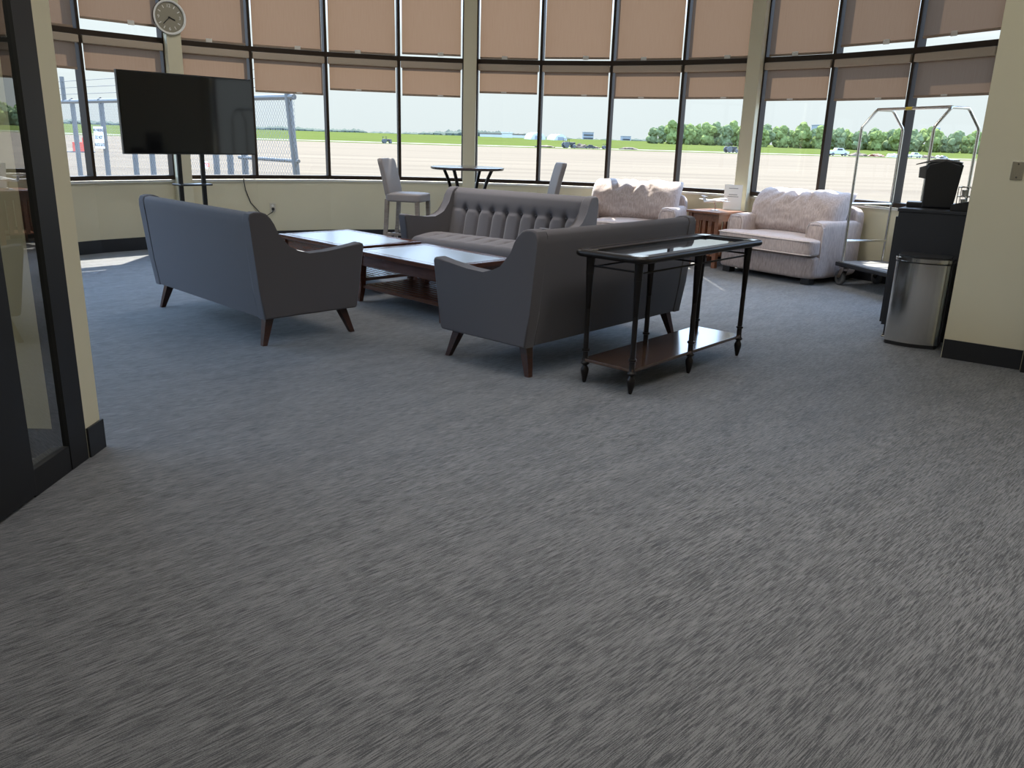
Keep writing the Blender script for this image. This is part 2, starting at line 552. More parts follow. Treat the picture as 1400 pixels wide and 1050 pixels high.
# ------------------------------------------------------------------ camera
F, HOR, ROLL, H = 1120.0, 191.0, R(1.7), 1.40
th = math.atan((525 - HOR) * math.cos(ROLL) / F)
fw = Vector((0, math.cos(th), -math.sin(th)))
up0 = Vector((0, math.sin(th), math.cos(th)))
rt = Vector((1, 0, 0)) * math.cos(ROLL) + up0 * math.sin(ROLL)
up = -Vector((1, 0, 0)) * math.sin(ROLL) + up0 * math.cos(ROLL)
cam = bpy.data.cameras.new('camera')
cam.sensor_width = 36.0
cam.sensor_fit = 'HORIZONTAL'
cam.lens = F / 1400 * 36.0
cam.clip_end = 6000
cam.clip_start = 0.05
co = bpy.data.objects.new('camera', cam)
co.matrix_world = Matrix((
    (rt.x, up.x, -fw.x, 0), (rt.y, up.y, -fw.y, 0), (rt.z, up.z, -fw.z, H), (0, 0, 0, 1)))
COL.objects.link(co)
SC.camera = co

# ------------------------------------------------------------------ setting: shell
CX, CY, RAD = -0.56, 6.46, 5.27
def ang(k):
    base = -1.35 + 10.35 * k
    if k == -5: base -= 0.9
    if k == -6: base -= 0.9
    return R(base)
def fp(k, dr=0.0):
    a = ang(k)
    return Vector((CX + (RAD + dr) * math.sin(a), CY + (RAD + dr) * math.cos(a), 0))
K0, K1 = -8, 8
SILL, TRAN, HEAD, CEIL = 0.82, 2.39, 4.15, 4.25

# floor: one slab under the lounge, the hall in front of it and the room behind the partition
bm = BM()
poly = [fp(k, 0.10) for k in range(K0, K1 + 1)]
pts = [(p.x, p.y) for p in poly] + [(4.75, 5.4), (4.75, -4.0), (-6.4, -4.0), (-6.4, 6.6)]
prism(bm, pts, -0.12, 0.0, plane='XY')
struct('floor', bm, M['carpet'])
bm = BM()
prism(bm, pts, CEIL, CEIL + 0.12, plane='XY')
struct('ceiling', bm, M['ceiling'])

def wall_box(bm, a, b, z0, z1, t0, t1):
    """vertical slab between plan points a and b; t0..t1 thickness to the left of a->b"""
    a = Vector((a[0], a[1], 0)); b = Vector((b[0], b[1], 0))
    d = (b - a).normalized(); n = Vector((-d.y, d.x, 0))
    q = [a + n * t0, b + n * t0, b + n * t1, a + n * t1]
    v0 = [bm.verts.new((p.x, p.y, z0)) for p in q]
    v1 = [bm.verts.new((p.x, p.y, z1)) for p in q]
    bm.faces.new(v0[::-1]); bm.faces.new(v1)
    for i in range(4):
        bm.faces.new((v0[i], v0[(i + 1) % 4], v1[(i + 1) % 4], v1[i]))

# low wall under the windows (curved in facets) and the header above them
bm = BM()
for k in range(K0, K1):
    a, b = fp(k), fp(k + 1)
    wall_box(bm, a, b, 0, SILL - 0.01, -0.0, 0.16)
    wall_box(bm, a, b, HEAD, CEIL, -0.0, 0.16)
struct('wall_window', bm, M['wall'])
bm = BM()
for k in range(K0, K1):
    a, b = fp(k), fp(k + 1)
    wall_box(bm, a, b, 0.0, 0.15, -0.012, -0.0005)
struct('baseboard_window', bm, M['base'])
# window stool: pale sill board
bm = BM()
for k in range(K0, K1):
    a, b = fp(k), fp(k + 1)
    wall_box(bm, a, b, SILL - 0.03, SILL - 0.01, -0.02, -0.0005)
struct('trim_1', bm, M['whitepaint'])

for i, k in enumerate((-8, -4, 0, 4, 8)):
    bm = BM()
    p = fp(k, -0.02)
    a = ang(k)
    box(bm, (p.x, p.y, CEIL / 2), (0.17, 0.24, CEIL), Matrix.Rotation(-a, 4, 'Z'), bev=0.006)
    struct('column_%d' % (i + 1), bm, M['wall'], smooth=True)

COLS = (-8, -4, 0, 4, 8)
# windows: one structure per bay
def bay_frame(k):
    a, b = fp(k, 0.03), fp(k + 1, 0.03)
    t = (b - a).normalized()
    n = Vector((-t.y, t.x, 0))      # outward
    ln = (b - a).length
    mid = (a + b) / 2
    return a, b, t, n, ln, mid, frame_of(t)

for i, k in enumerate(range(K0, K1)):
    a, b, t, n, ln, mid, rot = bay_frame(k)
    ea = 0.085 if k in COLS else 0.0
    eb = 0.085 if (k + 1) in COLS else 0.0
    bm = BM()
    w = 0.022
    for (pt, e, s) in ((a, ea, 1), (b, eb, -1)):
        c = pt + t * s * (e + w / 2 + 0.001)
        box(bm, (c.x, c.y, (SILL + HEAD) / 2), (w, 0.12, HEAD - SILL), rot)
    x0, x1 = ea + w, ln - eb - w
    cmid = a + t * (x0 + x1) / 2
    lx = x1 - x0
    for z, h, d in ((SILL + 0.025, 0.05, 0.13), (TRAN, 0.055, 0.12), (HEAD - 0.025, 0.05, 0.12)):
        box(bm, (cmid.x, cmid.y, z), (lx, d, h), rot)
    fr = struct('window_%d' % (i + 1), bm, M['bronze'])
    for nm, z0, z1 in (('lower_pane', SILL + 0.05, TRAN - 0.028), ('upper_pane', TRAN + 0.028, HEAD - 0.05)):
        bm = BM()
        c = cmid + n * 0.035
        h = (z1 - z0)
        g = [c - t * lx / 2, c + t * lx / 2]
        vs = [bm.verts.new((g[0].x, g[0].y, z0)), bm.verts.new((g[1].x, g[1].y, z0)), bm.verts.new((g[1].x, g[1].y, z1)), bm.verts.new((g[0].x, g[0].y, z1))]
        bm.faces.new(vs)
        finish(nm, bm, M['pane'], fr, smooth=False)

# roller shades: two per bay
place = {-6: 'sixth bay left of the middle column, cut by the left wall', -5: 'bay just left of the clock column', -4: 'bay between the clock column and the screen edge',
         -3: 'bay above the chain link fence end', -2: 'second bay left of the middle column', -1: 'bay just left of the middle column',
         0: 'bay just right of the middle column', 1: 'second bay right of the middle column', 2: 'third bay right of the middle column',
         3: 'bay just left of the right column', 4: 'bay just right of the right column', 5: 'bay above the luggage cart', 6: 'last bay beside the right wall'}
UP = {-6: .004, -5: .11, -4: .004, -3: .004, -2: .004, -1: .025, 0: .004, 1: .02, 2: .004, 3: .004, 4: .006, 5: .065, 6: .08}
LOW = {-6: 2.00, -5: 2.00, -4: 1.90, -3: 1.885, -2: 1.955, -1: 1.925, 0: 1.99, 1: 1.975, 2: 1.955, 3: 1.955, 4: 1.93, 5: 1.92, 6: 1.93}
for k in range(-6, 7):
    a, b, t, n, ln, mid, rot = bay_frame(k)
    ea = 0.085 if k in COLS else 0.0
    eb = 0.085 if (k + 1) in COLS else 0.0
    x0, x1 = ea + 0.022, ln - eb - 0.022
    cm = a + t * (x0 + x1) / 2
    lx = x1 - x0
    for which, ztop, zbot in (('upper', HEAD - 0.06, TRAN + 0.028 + UP[k]), ('lower', TRAN - 0.03, LOW[k])):
        rootn = thing('roller_shade', '%s brown roller shade, %s' % (which, place[k]), 'roller shade', (cm.x, cm.y, 0), math.atan2(t.y, t.x), 'brown roller shades along the curved window wall')
        # local: x along bay, y outward
        fwid = lx - 0.05
        y = -0.028
        bm = BM()
        bm.faces.new([bm.verts.new(p) for p in ((-fwid / 2, y, zbot + 0.02), (fwid / 2, y, zbot + 0.02), (fwid / 2, y, ztop - 0.05), (-fwid / 2, y, ztop - 0.05))])
        finish('fabric', bm, M['shade'], rootn, smooth=False)
        bm = BM()
        box(bm, (0, y, zbot + 0.012), (fwid, 0.010, 0.026), bev=0.003)
        finish('hem_bar', bm, M['hem'], rootn)
        bm = BM()
        box(bm, (0.12 if k % 2 else -0.06, y - 0.008, zbot + 0.016), (0.075, 0.004, 0.016 if which == 'lower' else 0.05), bev=0.001)
        finish('pull_tab', bm, M['tab'], rootn)
        bm = BM()
        box(bm, (0, -0.045, ztop - 0.045), (lx - 0.012, 0.085, 0.082), bev=0.012)
        cas = finish('cassette', bm, M['cassette'], rootn)

# walls of the hall and lounge
bm = BM()
wall_box(bm, (-1.86, 3.49), (-6.4, 3.49), 0, CEIL, 0.0, 0.13)
wl = struct('wall_left', bm, M['wall'])
bm = BM()
wall_box(bm, (-1.849, 3.50), (-6.4, 3.50), 0, 0.135, -0.001, 0.0095)
wall_box(bm, (-1.849, 3.365), (-1.849, 3.4995), 0, 0.135, 0.0005, 0.0105)
wall_box(bm, (-1.99, 3.349), (-4.5, 3.349), 0, 0.135, -0.0005, 0.0105)
struct('baseboard_left', bm, M['base'])
bm = BM()
wall_box(bm, (-6.4, 3.49), (-6.4, 6.9), 0, SILL - 0.01, -0.0, 0.12)
wall_box(bm, (-6.4, 3.49), (-6.4, 6.9), HEAD, CEIL, -0.0, 0.12)
wall_box(bm, (-6.4, 6.9), (-5.7, 6.95), 0, CEIL, 0, 0.1)
struct('wall_lounge_left', bm, M['wall'])
# added glazing out of view, lets bluish sky light onto the sofa backs
bm = BM()
for y in (3.66, 4.75, 5.82, 6.86):
    box(bm, (-6.46, y, (SILL + HEAD) / 2), (0.10, 0.05, HEAD - SILL))
for z in (SILL + 0.025, TRAN, HEAD - 0.025):
    box(bm, (-6.46, 5.26, z), (0.098, 3.2, 0.05))
wl_ = struct('window_17', bm, M['bronze'])
bm = BM()
bm.faces.new([bm.verts.new(p) for p in ((-6.46, 3.68, SILL + 0.05), (-6.46, 6.84, SILL + 0.05), (-6.46, 6.84, HEAD - 0.05), (-6.46, 3.68, HEAD - 0.05))])
finish('pane', bm, M['pane'], wl_, smooth=False)
bm = BM()
d = Vector((0.80, -0.60, 0)); nb = Vector((0.60, 0.80, 0))
c1 = Vector((3.055, 5.69, 0))
c2 = c1 + d * 1.55
wall_box(bm, c1, c2, 0, CEIL, 0.0, 0.13)
struct('wall_right', bm, M['wall'])
bm = BM()
wall_box(bm, c1 + d * 0.005, c1 + d * 0.49, 0, 0.135, -0.011, -0.0005)
struct('baseboard_right', bm, M['base'])
bm = BM()
w0 = c1 + d * 0.42 + nb * 0.13
wall_box(bm, w0, Vector((4.62, 7.30, 0)), 0, CEIL, -0.12, 0.0)
struct('wall_lounge_right', bm, M['wall'])
bm = BM()
# door frame at the right edge of the stub wall
p0 = c1 + d * 0.497
box(bm, (p0.x + d.x * 0.03, p0.y + d.y * 0.03, 1.05), (0.055, 0.15, 2.1), frame_of(d))
p1 = p0 + d * 0.95
box(bm, (p1.x, p1.y, 1.05), (0.055, 0.15, 2.1), frame_of(d))
pm = (p0 + p1) / 2
box(bm, (pm.x + d.x*0.015, pm.y+d.y*0.015, 2.13), (1.0, 0.15, 0.06), frame_of(d))
struct('door_2', bm, M['blackframe'])
bm = BM()
wall_box(bm, (4.30, 4.75), (4.30, -4), 0, CEIL, 0.0, 0.12)
struct('wall_hall_right', bm, M['wall'])
bm = BM()
wall_box(bm, (-6.4, -4), (4.4, -4), 0, CEIL, -0.12, 0)
struct('wall_back', bm, M['wall'])
bm = BM()
wall_box(bm, (-1.86, 1.2), (-1.86, -4), 0, CEIL, -0.13, 0.0)
wall_box(bm, (-4.5, 3.36), (-4.5, -4), 0, CEIL, 0.0, 0.1)
struct('wall_office', bm, M['wall'])

# black framed glass partition on the left (x = -1.86)
bm = BM()
X = -1.86
box(bm, (X - 0.03, 3.29, 1.2), (0.066, 0.135, 2.4))                      # far jamb
box(bm, (X - 0.03, 3.08, 0.055), (0.064, 0.27, 0.11))                    # bottom rail
box(bm, (X - 0.03, 2.62, 2.44), (0.066, 1.6, 0.10))                      # head
d1 = struct('door_1', bm, M['blackframe'])
bm = BM()
box(bm, (X - 0.03, 2.72, 1.2), (0.075, 0.46, 2.38), bev=0.004)           # wide near stile
finish('door_stile', bm, M['blackframe'], d1)
bm = BM()
box(bm, (X - 0.03, 1.85, 1.2), (0.06, 1.27, 2.38))
finish('door_panel', bm, M['blackframe'], d1)
bm = BM()
vs = [bm.verts.new((X - 0.012, y, z)) for y, z in ((2.95, 0.11), (3.222, 0.11), (3.222, 2.39), (2.95, 2.39))]
bm.faces.new(vs)
finish('glass_pane', bm, M['pane_tint'], d1, smooth=False)

# ------------------------------------------------------------------ sofas
def make_sofa(label, loc, rz):
    root = thing('tufted_sofa', label, 'sofa', loc, rz, 'charcoal mid century sofas around the coffee tables')
    Lh, T = 0.90, 0.095
    prof = [(0.0, 0.185), (-0.030, 0.40), (-0.070, 0.80), (-0.073, 0.845), (-0.060, 0.872), (-0.03, 0.882), (0.02, 0.880), (0.055, 0.868), (0.085, 0.840), (0.105, 0.80),
            (0.135, 0.735), (0.17, 0.675), (0.21, 0.635), (0.27, 0.608), (0.36, 0.597), (0.50, 0.602), (0.64, 0.618), (0.785, 0.642), (0.805, 0.635), (0.812, 0.615), (0.745, 0.205), (0.735, 0.188), (0.72, 0.185)]
    for s in (-1, 1):
        bm = BM()
        x0, x1 = (Lh - T, Lh) if s > 0 else (-Lh, -Lh + T)
        prism(bm, prof, x0, x1, bev=0.014, seg=3)
        finish('armrest', bm, M['sofa'], root, angle=40)
    # back: swept profile with tufted inner face
    W = Lh - T - 0.002
    outer = [(0.005, 0.19), (-0.028, 0.40), (-0.065, 0.80), (-0.067, 0.845), (-0.055, 0.868), (-0.02, 0.876)]
    nin = 44
    inner = []
    for j in range(nin + 1):
        q = j / nin
        z = 0.874 - q * (0.874 - 0.30)
        y = 0.045 + 0.125 * q ** 1.1
        if q < 0.09:
            y -= 0.055 * (1 - q / 0.09) ** 2
        inner.append((y, z))
    nb_, sp = 9, 2 * W / 9.0
    bm = BM()
    nx = 126
    grid = []
    for i in range(nx + 1):
        x = -W + 2 * W * i / nx
        row = [bm.verts.new((x, y, z)) for y, z in outer]
        for (y, z) in inner:
            u = (x + W) / sp
            fx = abs((u % 1.0) - 0.5) * 2            # 0 at bay centre, 1 at button line
            dxb = (1 - fx) * sp / 2                  # distance to button line
            zb = 0.665
            dz = z - zb
            dep = 0.0
            edge = min(1, (W - abs(x)) / 0.06)
            r2 = (dxb / 0.022) ** 2 + (dz / 0.022) ** 2
            dep += 0.030 * math.exp(-r2 / 2)
            if dz < 0:
                dep += 0.022 * math.exp(-(dxb / 0.016) ** 2) * min(1, -dz / 0.02) * (1 - 0.3 * min(1, -dz / 0.3))
                dep -= 0.012 * math.sin((1 - fx) * PI / 2)
            else:
                dep += 0.010 * math.exp(-(dxb / 0.018) ** 2) * max(0, 1 - dz / 0.10)
                dep -= 0.010 * math.exp(-((dz - 0.10) / 0.07) ** 2)
            row.append(bm.verts.new((x, y - dep * edge, z)))
        row.append(bm.verts.new((x, 0.16, 0.19)))
        grid.append(row)
    m = len(grid[0])
    for i in range(nx):
        for j in range(m):
            bm.faces.new((grid[i][j], grid[i + 1][j], grid[i + 1][(j + 1) % m], grid[i][(j + 1) % m]))
    bm.faces.new(grid[0]); bm.faces.new(grid[-1][::-1])
    backo = finish('backrest', bm, M['sofa'], root, angle=60)
    for i in range(8):
        bm = BM()
        xb = -W + sp * (i + 1)
        lathe(bm, [(0.0, 0.006), (0.006, 0.005), (0.010, 0.001), (0.010, -0.006)], (xb, 0.065, 0.665), 10, axis=(0, 1, 0.25))
        finish('button', bm, M['sofa'], backo)
    # seat cushion with pleats along the front
    bm = BM()
    nx, ny = 126, 46
    sp2 = 2 * W / 9.0
    def top(x, q):
        # q 0 rear .. 1 front bottom; returns y,z
        if q < 0.72:
            f = q / 0.72
            return 0.15 + f * 0.56, 0.415 + 0.025 * math.sin(f * PI) + 0.01 * f
        f = (q - 0.72) / 0.28
        a = f * PI * 0.5
        return 0.71 + 0.055 * math.sin(a), 0.425 - 0.115 * (1 - math.cos(a)) * 1.0 - 0.02 * f
    grid = []
    for i in range(nx + 1):
        x = -W + 2 * W * i / nx
        row = []
        for j in range(ny + 1):
            q = j / ny
            y, z = top(x, q)
            u = (x + W) / sp2
            fx = abs((u % 1.0) - 0.5) * 2
            dxb = (1 - fx) * sp2 / 2
            edge = min(1, (W - abs(x)) / 0.05)
            groove = 0.016 * math.exp(-(dxb / 0.014) ** 2) * max(0, 1 - abs(q - 0.45) / 0.30)
            but = 0.018 * math.exp(-((dxb / 0.02) ** 2 + ((q - 0.50) / 0.035) ** 2))
            but += 0.014 * math.exp(-((dxb / 0.02) ** 2 + ((q - 0.22) / 0.035) ** 2))
            puff = 0.010 * math.sin((1 - fx) * PI / 2) * math.exp(-((q - 0.4) / 0.3) ** 2)
            z += (puff - groove - but) * edge
            z -= 0.03 * (1 - edge) ** 2
            row.append(bm.verts.new((x, y, z)))
        row.append(bm.verts.new((x, 0.73, 0.285)))
        row.append(bm.verts.new((x, 0.15, 0.285)))
        grid.append(row)
    m = len(grid[0])
    for i in range(nx):
        for j in range(m):
            bm.faces.new((grid[i][j], grid[i + 1][j], grid[i + 1][(j + 1) % m], grid[i][(j + 1) % m]))
    bm.faces.new(grid[0]); bm.faces.new(grid[-1][::-1])
    finish('seat_cushion', bm, M['sofa'], root, angle=60)
    bm = BM()
    box(bm, (0, 0.445, 0.236), (2 * W, 0.56, 0.098), bev=0.01)
    finish('seat_base', bm, M['sofa'], root)
    root.scale = (1, 1, 1.025)
    for sx in (-1, 1):
        for (yt, yf) in ((0.075, 0.015), (0.655, 0.725)):
            bm = BM()
            taper(bm, (sx * 0.835, yf, 0.0), 0.034, (sx * 0.80, yt, 0.186), 0.062)
            finish('leg', bm, M['sofaleg'], root, smooth=False)
    return root

sofa_l = make_sofa('charcoal sofa seen from behind, the one nearest the flat screen on the left', (-2.31, 6.02, 0), R(-44.8))
copy_tree(sofa_l, (0.665, 5.48, 0), R(48.5), 'charcoal sofa seen from behind with the black console table against its back')
copy_tree(sofa_l, (0.01, 8.50, 0), R(180 - 36), 'charcoal sofa facing the coffee tables, button tufted front in view, below the bar table')

# ------------------------------------------------------------------ coffee tables
def coffee_table(label, loc, rz):
    root = thing('coffee_table', label, 'coffee table', loc, rz, 'glass topped mahogany coffee tables')
    LX, LY, Z = 1.22, 0.82, 0.45
    bm = BM()
    fwd = 0.075
    box(bm, (0, LY / 2 - fwd / 2, Z - 0.02), (LX, fwd, 0.04), bev=0.006)
    box(bm, (0, -LY / 2 + fwd / 2, Z - 0.02), (LX, fwd, 0.04), bev=0.006)
    box(bm, (LX / 2 - fwd / 2, 0, Z - 0.02), (fwd, LY - 2 * fwd, 0.04), bev=0.006)
    box(bm, (-LX / 2 + fwd / 2, 0, Z - 0.02), (fwd, LY - 2 * fwd, 0.04), bev=0.006)
    finish('top_frame', bm, M['mahogany'], root)
    bm = BM()
    box(bm, (0, 0, Z - 0.008), (LX - 2 * fwd - 0.004, LY - 2 * fwd - 0.004, 0.012), bev=0.002)
    finish('glass_top', bm, M['tableglass'], root)
    bm = BM()
    for s in (-1, 1):
        box(bm, (0, s * (LY / 2 - 0.05), Z - 0.085), (LX - 0.16, 0.022, 0.09))
        box(bm, (s * (LX / 2 - 0.05), 0, Z - 0.085), (0.022, LY - 0.16, 0.09))
    finish('apron', bm, M['mahogany'], root, smooth=False)
    for sx in (-1, 1):
        for sy in (-1, 1):
            bm = BM()
            x, y = sx * (LX / 2 - 0.055), sy * (LY / 2 - 0.055)
            pts = [(x, y, Z - 0.04), (x, y, 0.30), (x, y, 0.13), (x + sx * 0.012, y + sy * 0.012, 0.0)]
            tapers(bm, pts, [0.07, 0.065, 0.05, 0.038])
            finish('leg', bm, M['mahogany'], root, smooth=False)
    bm = BM()
    for s in (-1, 1):
        box(bm, (0, s * (LY / 2 - 0.07), 0.135), (LX - 0.15, 0.035, 0.03))
        box(bm, (s * (LX / 2 - 0.085), 0, 0.135), (0.035, LY - 0.2, 0.03))
    ns = 10
    for i in range(ns):
        y = -LY / 2 + 0.125 + (LY - 0.25) * i / (ns - 1)
        box(bm, (0, y, 0.142), (LX - 0.19, 0.036, 0.018))
    finish('slatted_shelf', bm, M['mahogany'], root, smooth=False)
    return root

ct = coffee_table('glass topped coffee table with slatted shelf, the farther one beside the low window wall', (-1.62, 7.98, 0), R(-45))
copy_tree(ct, (-0.70, 6.98, 0), R(-45), 'glass topped coffee table with slatted shelf, the nearer one between the three sofas')

# ------------------------------------------------------------------ console table
def console():
    # local x along the length (away from camera), y away from sofa is negative
    root = thing('console_table', 'narrow black iron console table with spindle legs behind the right sofa', 'console table', (1.000, 5.17, 0), R(48.6))
    # leg rows: front row y = -0.17 (toward camera right), back row y = +0.17
    LX, DY, Z = 1.32, 0.335, 0.805
    bm = BM()
    ox, oy = LX / 2 + 0.065, DY / 2 + 0.062
    r = 0.02
    corner = []
    # rounded-rectangle rail
    rr = 0.05
    for (cx_, cy_, a0) in ((ox - rr, oy - rr, 0), (-ox + rr, oy - rr, 90), (-ox + rr, -oy + rr, 180), (ox - rr, -oy + rr, 270)):
        for s in range(5):
            a = R(a0 + 90 * s / 4)
            corner.append((cx_ + rr * math.cos(a), cy_ + rr * math.sin(a), Z - 0.019))
    tube(bm, corner, r, 10, closed=True)
    box(bm, (0, oy - 0.045, Z - 0.012), (2 * ox - 0.06, 0.05, 0.014))
    box(bm, (0, -oy + 0.045, Z - 0.012), (2 * ox - 0.06, 0.05, 0.014))
    for x in (-ox + 0.045, ox - 0.045):
        box(bm, (x, 0, Z - 0.012), (0.05, 2 * oy - 0.13, 0.014))
    finish('top_frame', bm, M['iron'], root, angle=50)
    bm = BM()
    box(bm, (0, 0, Z - 0.020), (2 * ox - 0.14, 2 * oy - 0.14, 0.008), bev=0.002)
    finish('glass_top', bm, M['console_glass'], root)
    for sx in (-1, 1):
        for sy in (-1, 1):
            bm = BM()
            box(bm, (sx * (ox - 0.055), sy * (oy - 0.055), Z - 0.003), (0.085, 0.07, 0.004), bev=0.001)
            finish('corner_plate', bm, M['steel'], root)['label'] = 'polished metal corner plate'
    prof = [(0.0, 0.0), (0.009, 0.0), (0.013, 0.012), (0.022, 0.055), (0.025, 0.075), (0.024, 0.088), (0.015, 0.105), (0.014, 0.110), (0.026, 0.118), (0.027, 0.126), (0.022, 0.132),
            (0.017, 0.14), (0.017, 0.195), (0.024, 0.198), (0.024, 0.209), (0.0165, 0.212), (0.0150, 0.60), (0.0150, 0.66), (0.0235, 0.664), (0.0235, 0.678), (0.0150, 0.682), (0.014, 0.735),
            (0.022, 0.742), (0.024, 0.752), (0.020, 0.762), (0.027, 0.775), (0.027, 0.79)]
    for x in (-LX / 2, 0, LX / 2):
        for y in (-DY / 2, DY / 2):
            bm = BM()
            lathe(bm, prof, (x, y, 0), 14)
            finish('leg', bm, M['iron'], root, angle=50)
    bm = BM()
    for y in (-DY / 2, DY / 2):
        tube(bm, [(-LX / 2, y, 0.70), (LX / 2, y, 0.70)], 0.006, 6)
    for x in (-LX / 2, 0, LX / 2):
        tube(bm, [(x, -DY / 2, 0.71), (x, DY / 2, 0.71)], 0.006, 6)
    finish('tie_rod', bm, M['iron'], root)
    bm = BM()
    box(bm, (0, 0, 0.142), (LX + 0.03, DY + 0.03, 0.020), bev=0.004)
    finish('shelf', bm, M['shelfwood'], root)['label'] = 'glossy brown wood shelf'
console()

# ------------------------------------------------------------------ oversized armchairs
def wrinkle(q, co):
    # gathers that fan out from the upper middle of the back pillow
    if q.y < 0.2 or True:
        x, z = q.x, q.z
        env = math.exp(-((x - 0.05) / 0.38) ** 2) * math.exp(-((z - 0.75) / 0.42) ** 2)
        w = math.sin((x * 15) + z * 3.5 + 2.4 * math.sin(z * 5 + x * 2)) + 0.6 * math.sin(x * 29 - z * 8)
        co.y += (0.014 * w * env) * (-1 if q.y < 0 else 1)
        co.z += 0.012 * math.sin(x * 9 + 1.0) * max(0, z) ** 3 + 0.012 * math.sin(x * 23) * env
        co.y += 0.006 * mnoise.noise(Vector((x * 4, z * 4, q.y * 2 + 3.1)))
    return co

def pillow(bm, c, s, rot, seed=0.0, nx=56, nz=34):
    # knife edge pillow: rectangular outline with soft corners, belly in the middle, gathers from the top edge
    mt = Matrix.Translation(Vector(c)) @ rot
    rows = {}
    for side in (-1, 1):
        for i in range(nx + 1):
            for j in range(nz + 1):
                u, w = 2.0 * i / nx - 1, 2.0 * j / nz - 1
                edge = i in (0, nx) or j in (0, nz)
                if edge and side == 1:
                    rows[(1, i, j)] = rows[(-1, i, j)]
                    continue
                th_ = ((1 - abs(u) ** 6) * (1 - abs(w) ** 4)) ** 0.42
                x = u * s[0] / 2 * (1 - 0.035 * (1 - w * w) * 0 + 0.02 * w) * (1 - 0.05 * abs(w) ** 5 * abs(u) ** 3)
                z = w * s[2] / 2 * (1 - 0.06 * abs(u) ** 5 * abs(w) ** 3)
                env = math.exp(-((u - 0.05) / 0.40) ** 2) * max(0.0, min(1.0, (w + 0.15) / 0.7))
                fan = u / (0.35 + 0.75 * (1.15 - w))
                fold = abs(math.sin(fan * 8.0 + 0.8 * mnoise.noise(Vector((u * 3, w * 3, seed))))) ** 0.6
                y = side * s[1] / 2 * th_ * (1 + 0.12 * mnoise.noise(Vector((u * 2.2, w * 2.2, seed + side))))
                y += side * (0.085 * (fold - 0.6) * env + 0.010 * mnoise.noise(Vector((u * 7, w * 5, seed + 4))) * th_)
                # the top slumps back over the frame
                if side > 0: y *= 1 - 0.55 * max(0.0, w)
                y += 0.17 * max(0.0, w + 0.05) ** 1.7
                z += 0.022 * mnoise.noise(Vector((u * 3.5, 2.0, seed))) * max(0.0, w) ** 2 - 0.020 * math.exp(-(u / 0.3) ** 2) * max(0.0, w) ** 2
                rows[(side, i, j)] = bm.verts.new(mt @ Vector((x, y, z)))
    for side in (-1, 1):
        for i in range(nx):
            for j in range(nz):
                q = [rows[(side, i, j)], rows[(side, i + 1, j)], rows[(side, i + 1, j + 1)], rows[(side, i, j + 1)]]
                try:
                    bm.faces.new(q if side < 0 else q[::-1])
                except ValueError:
                    pass

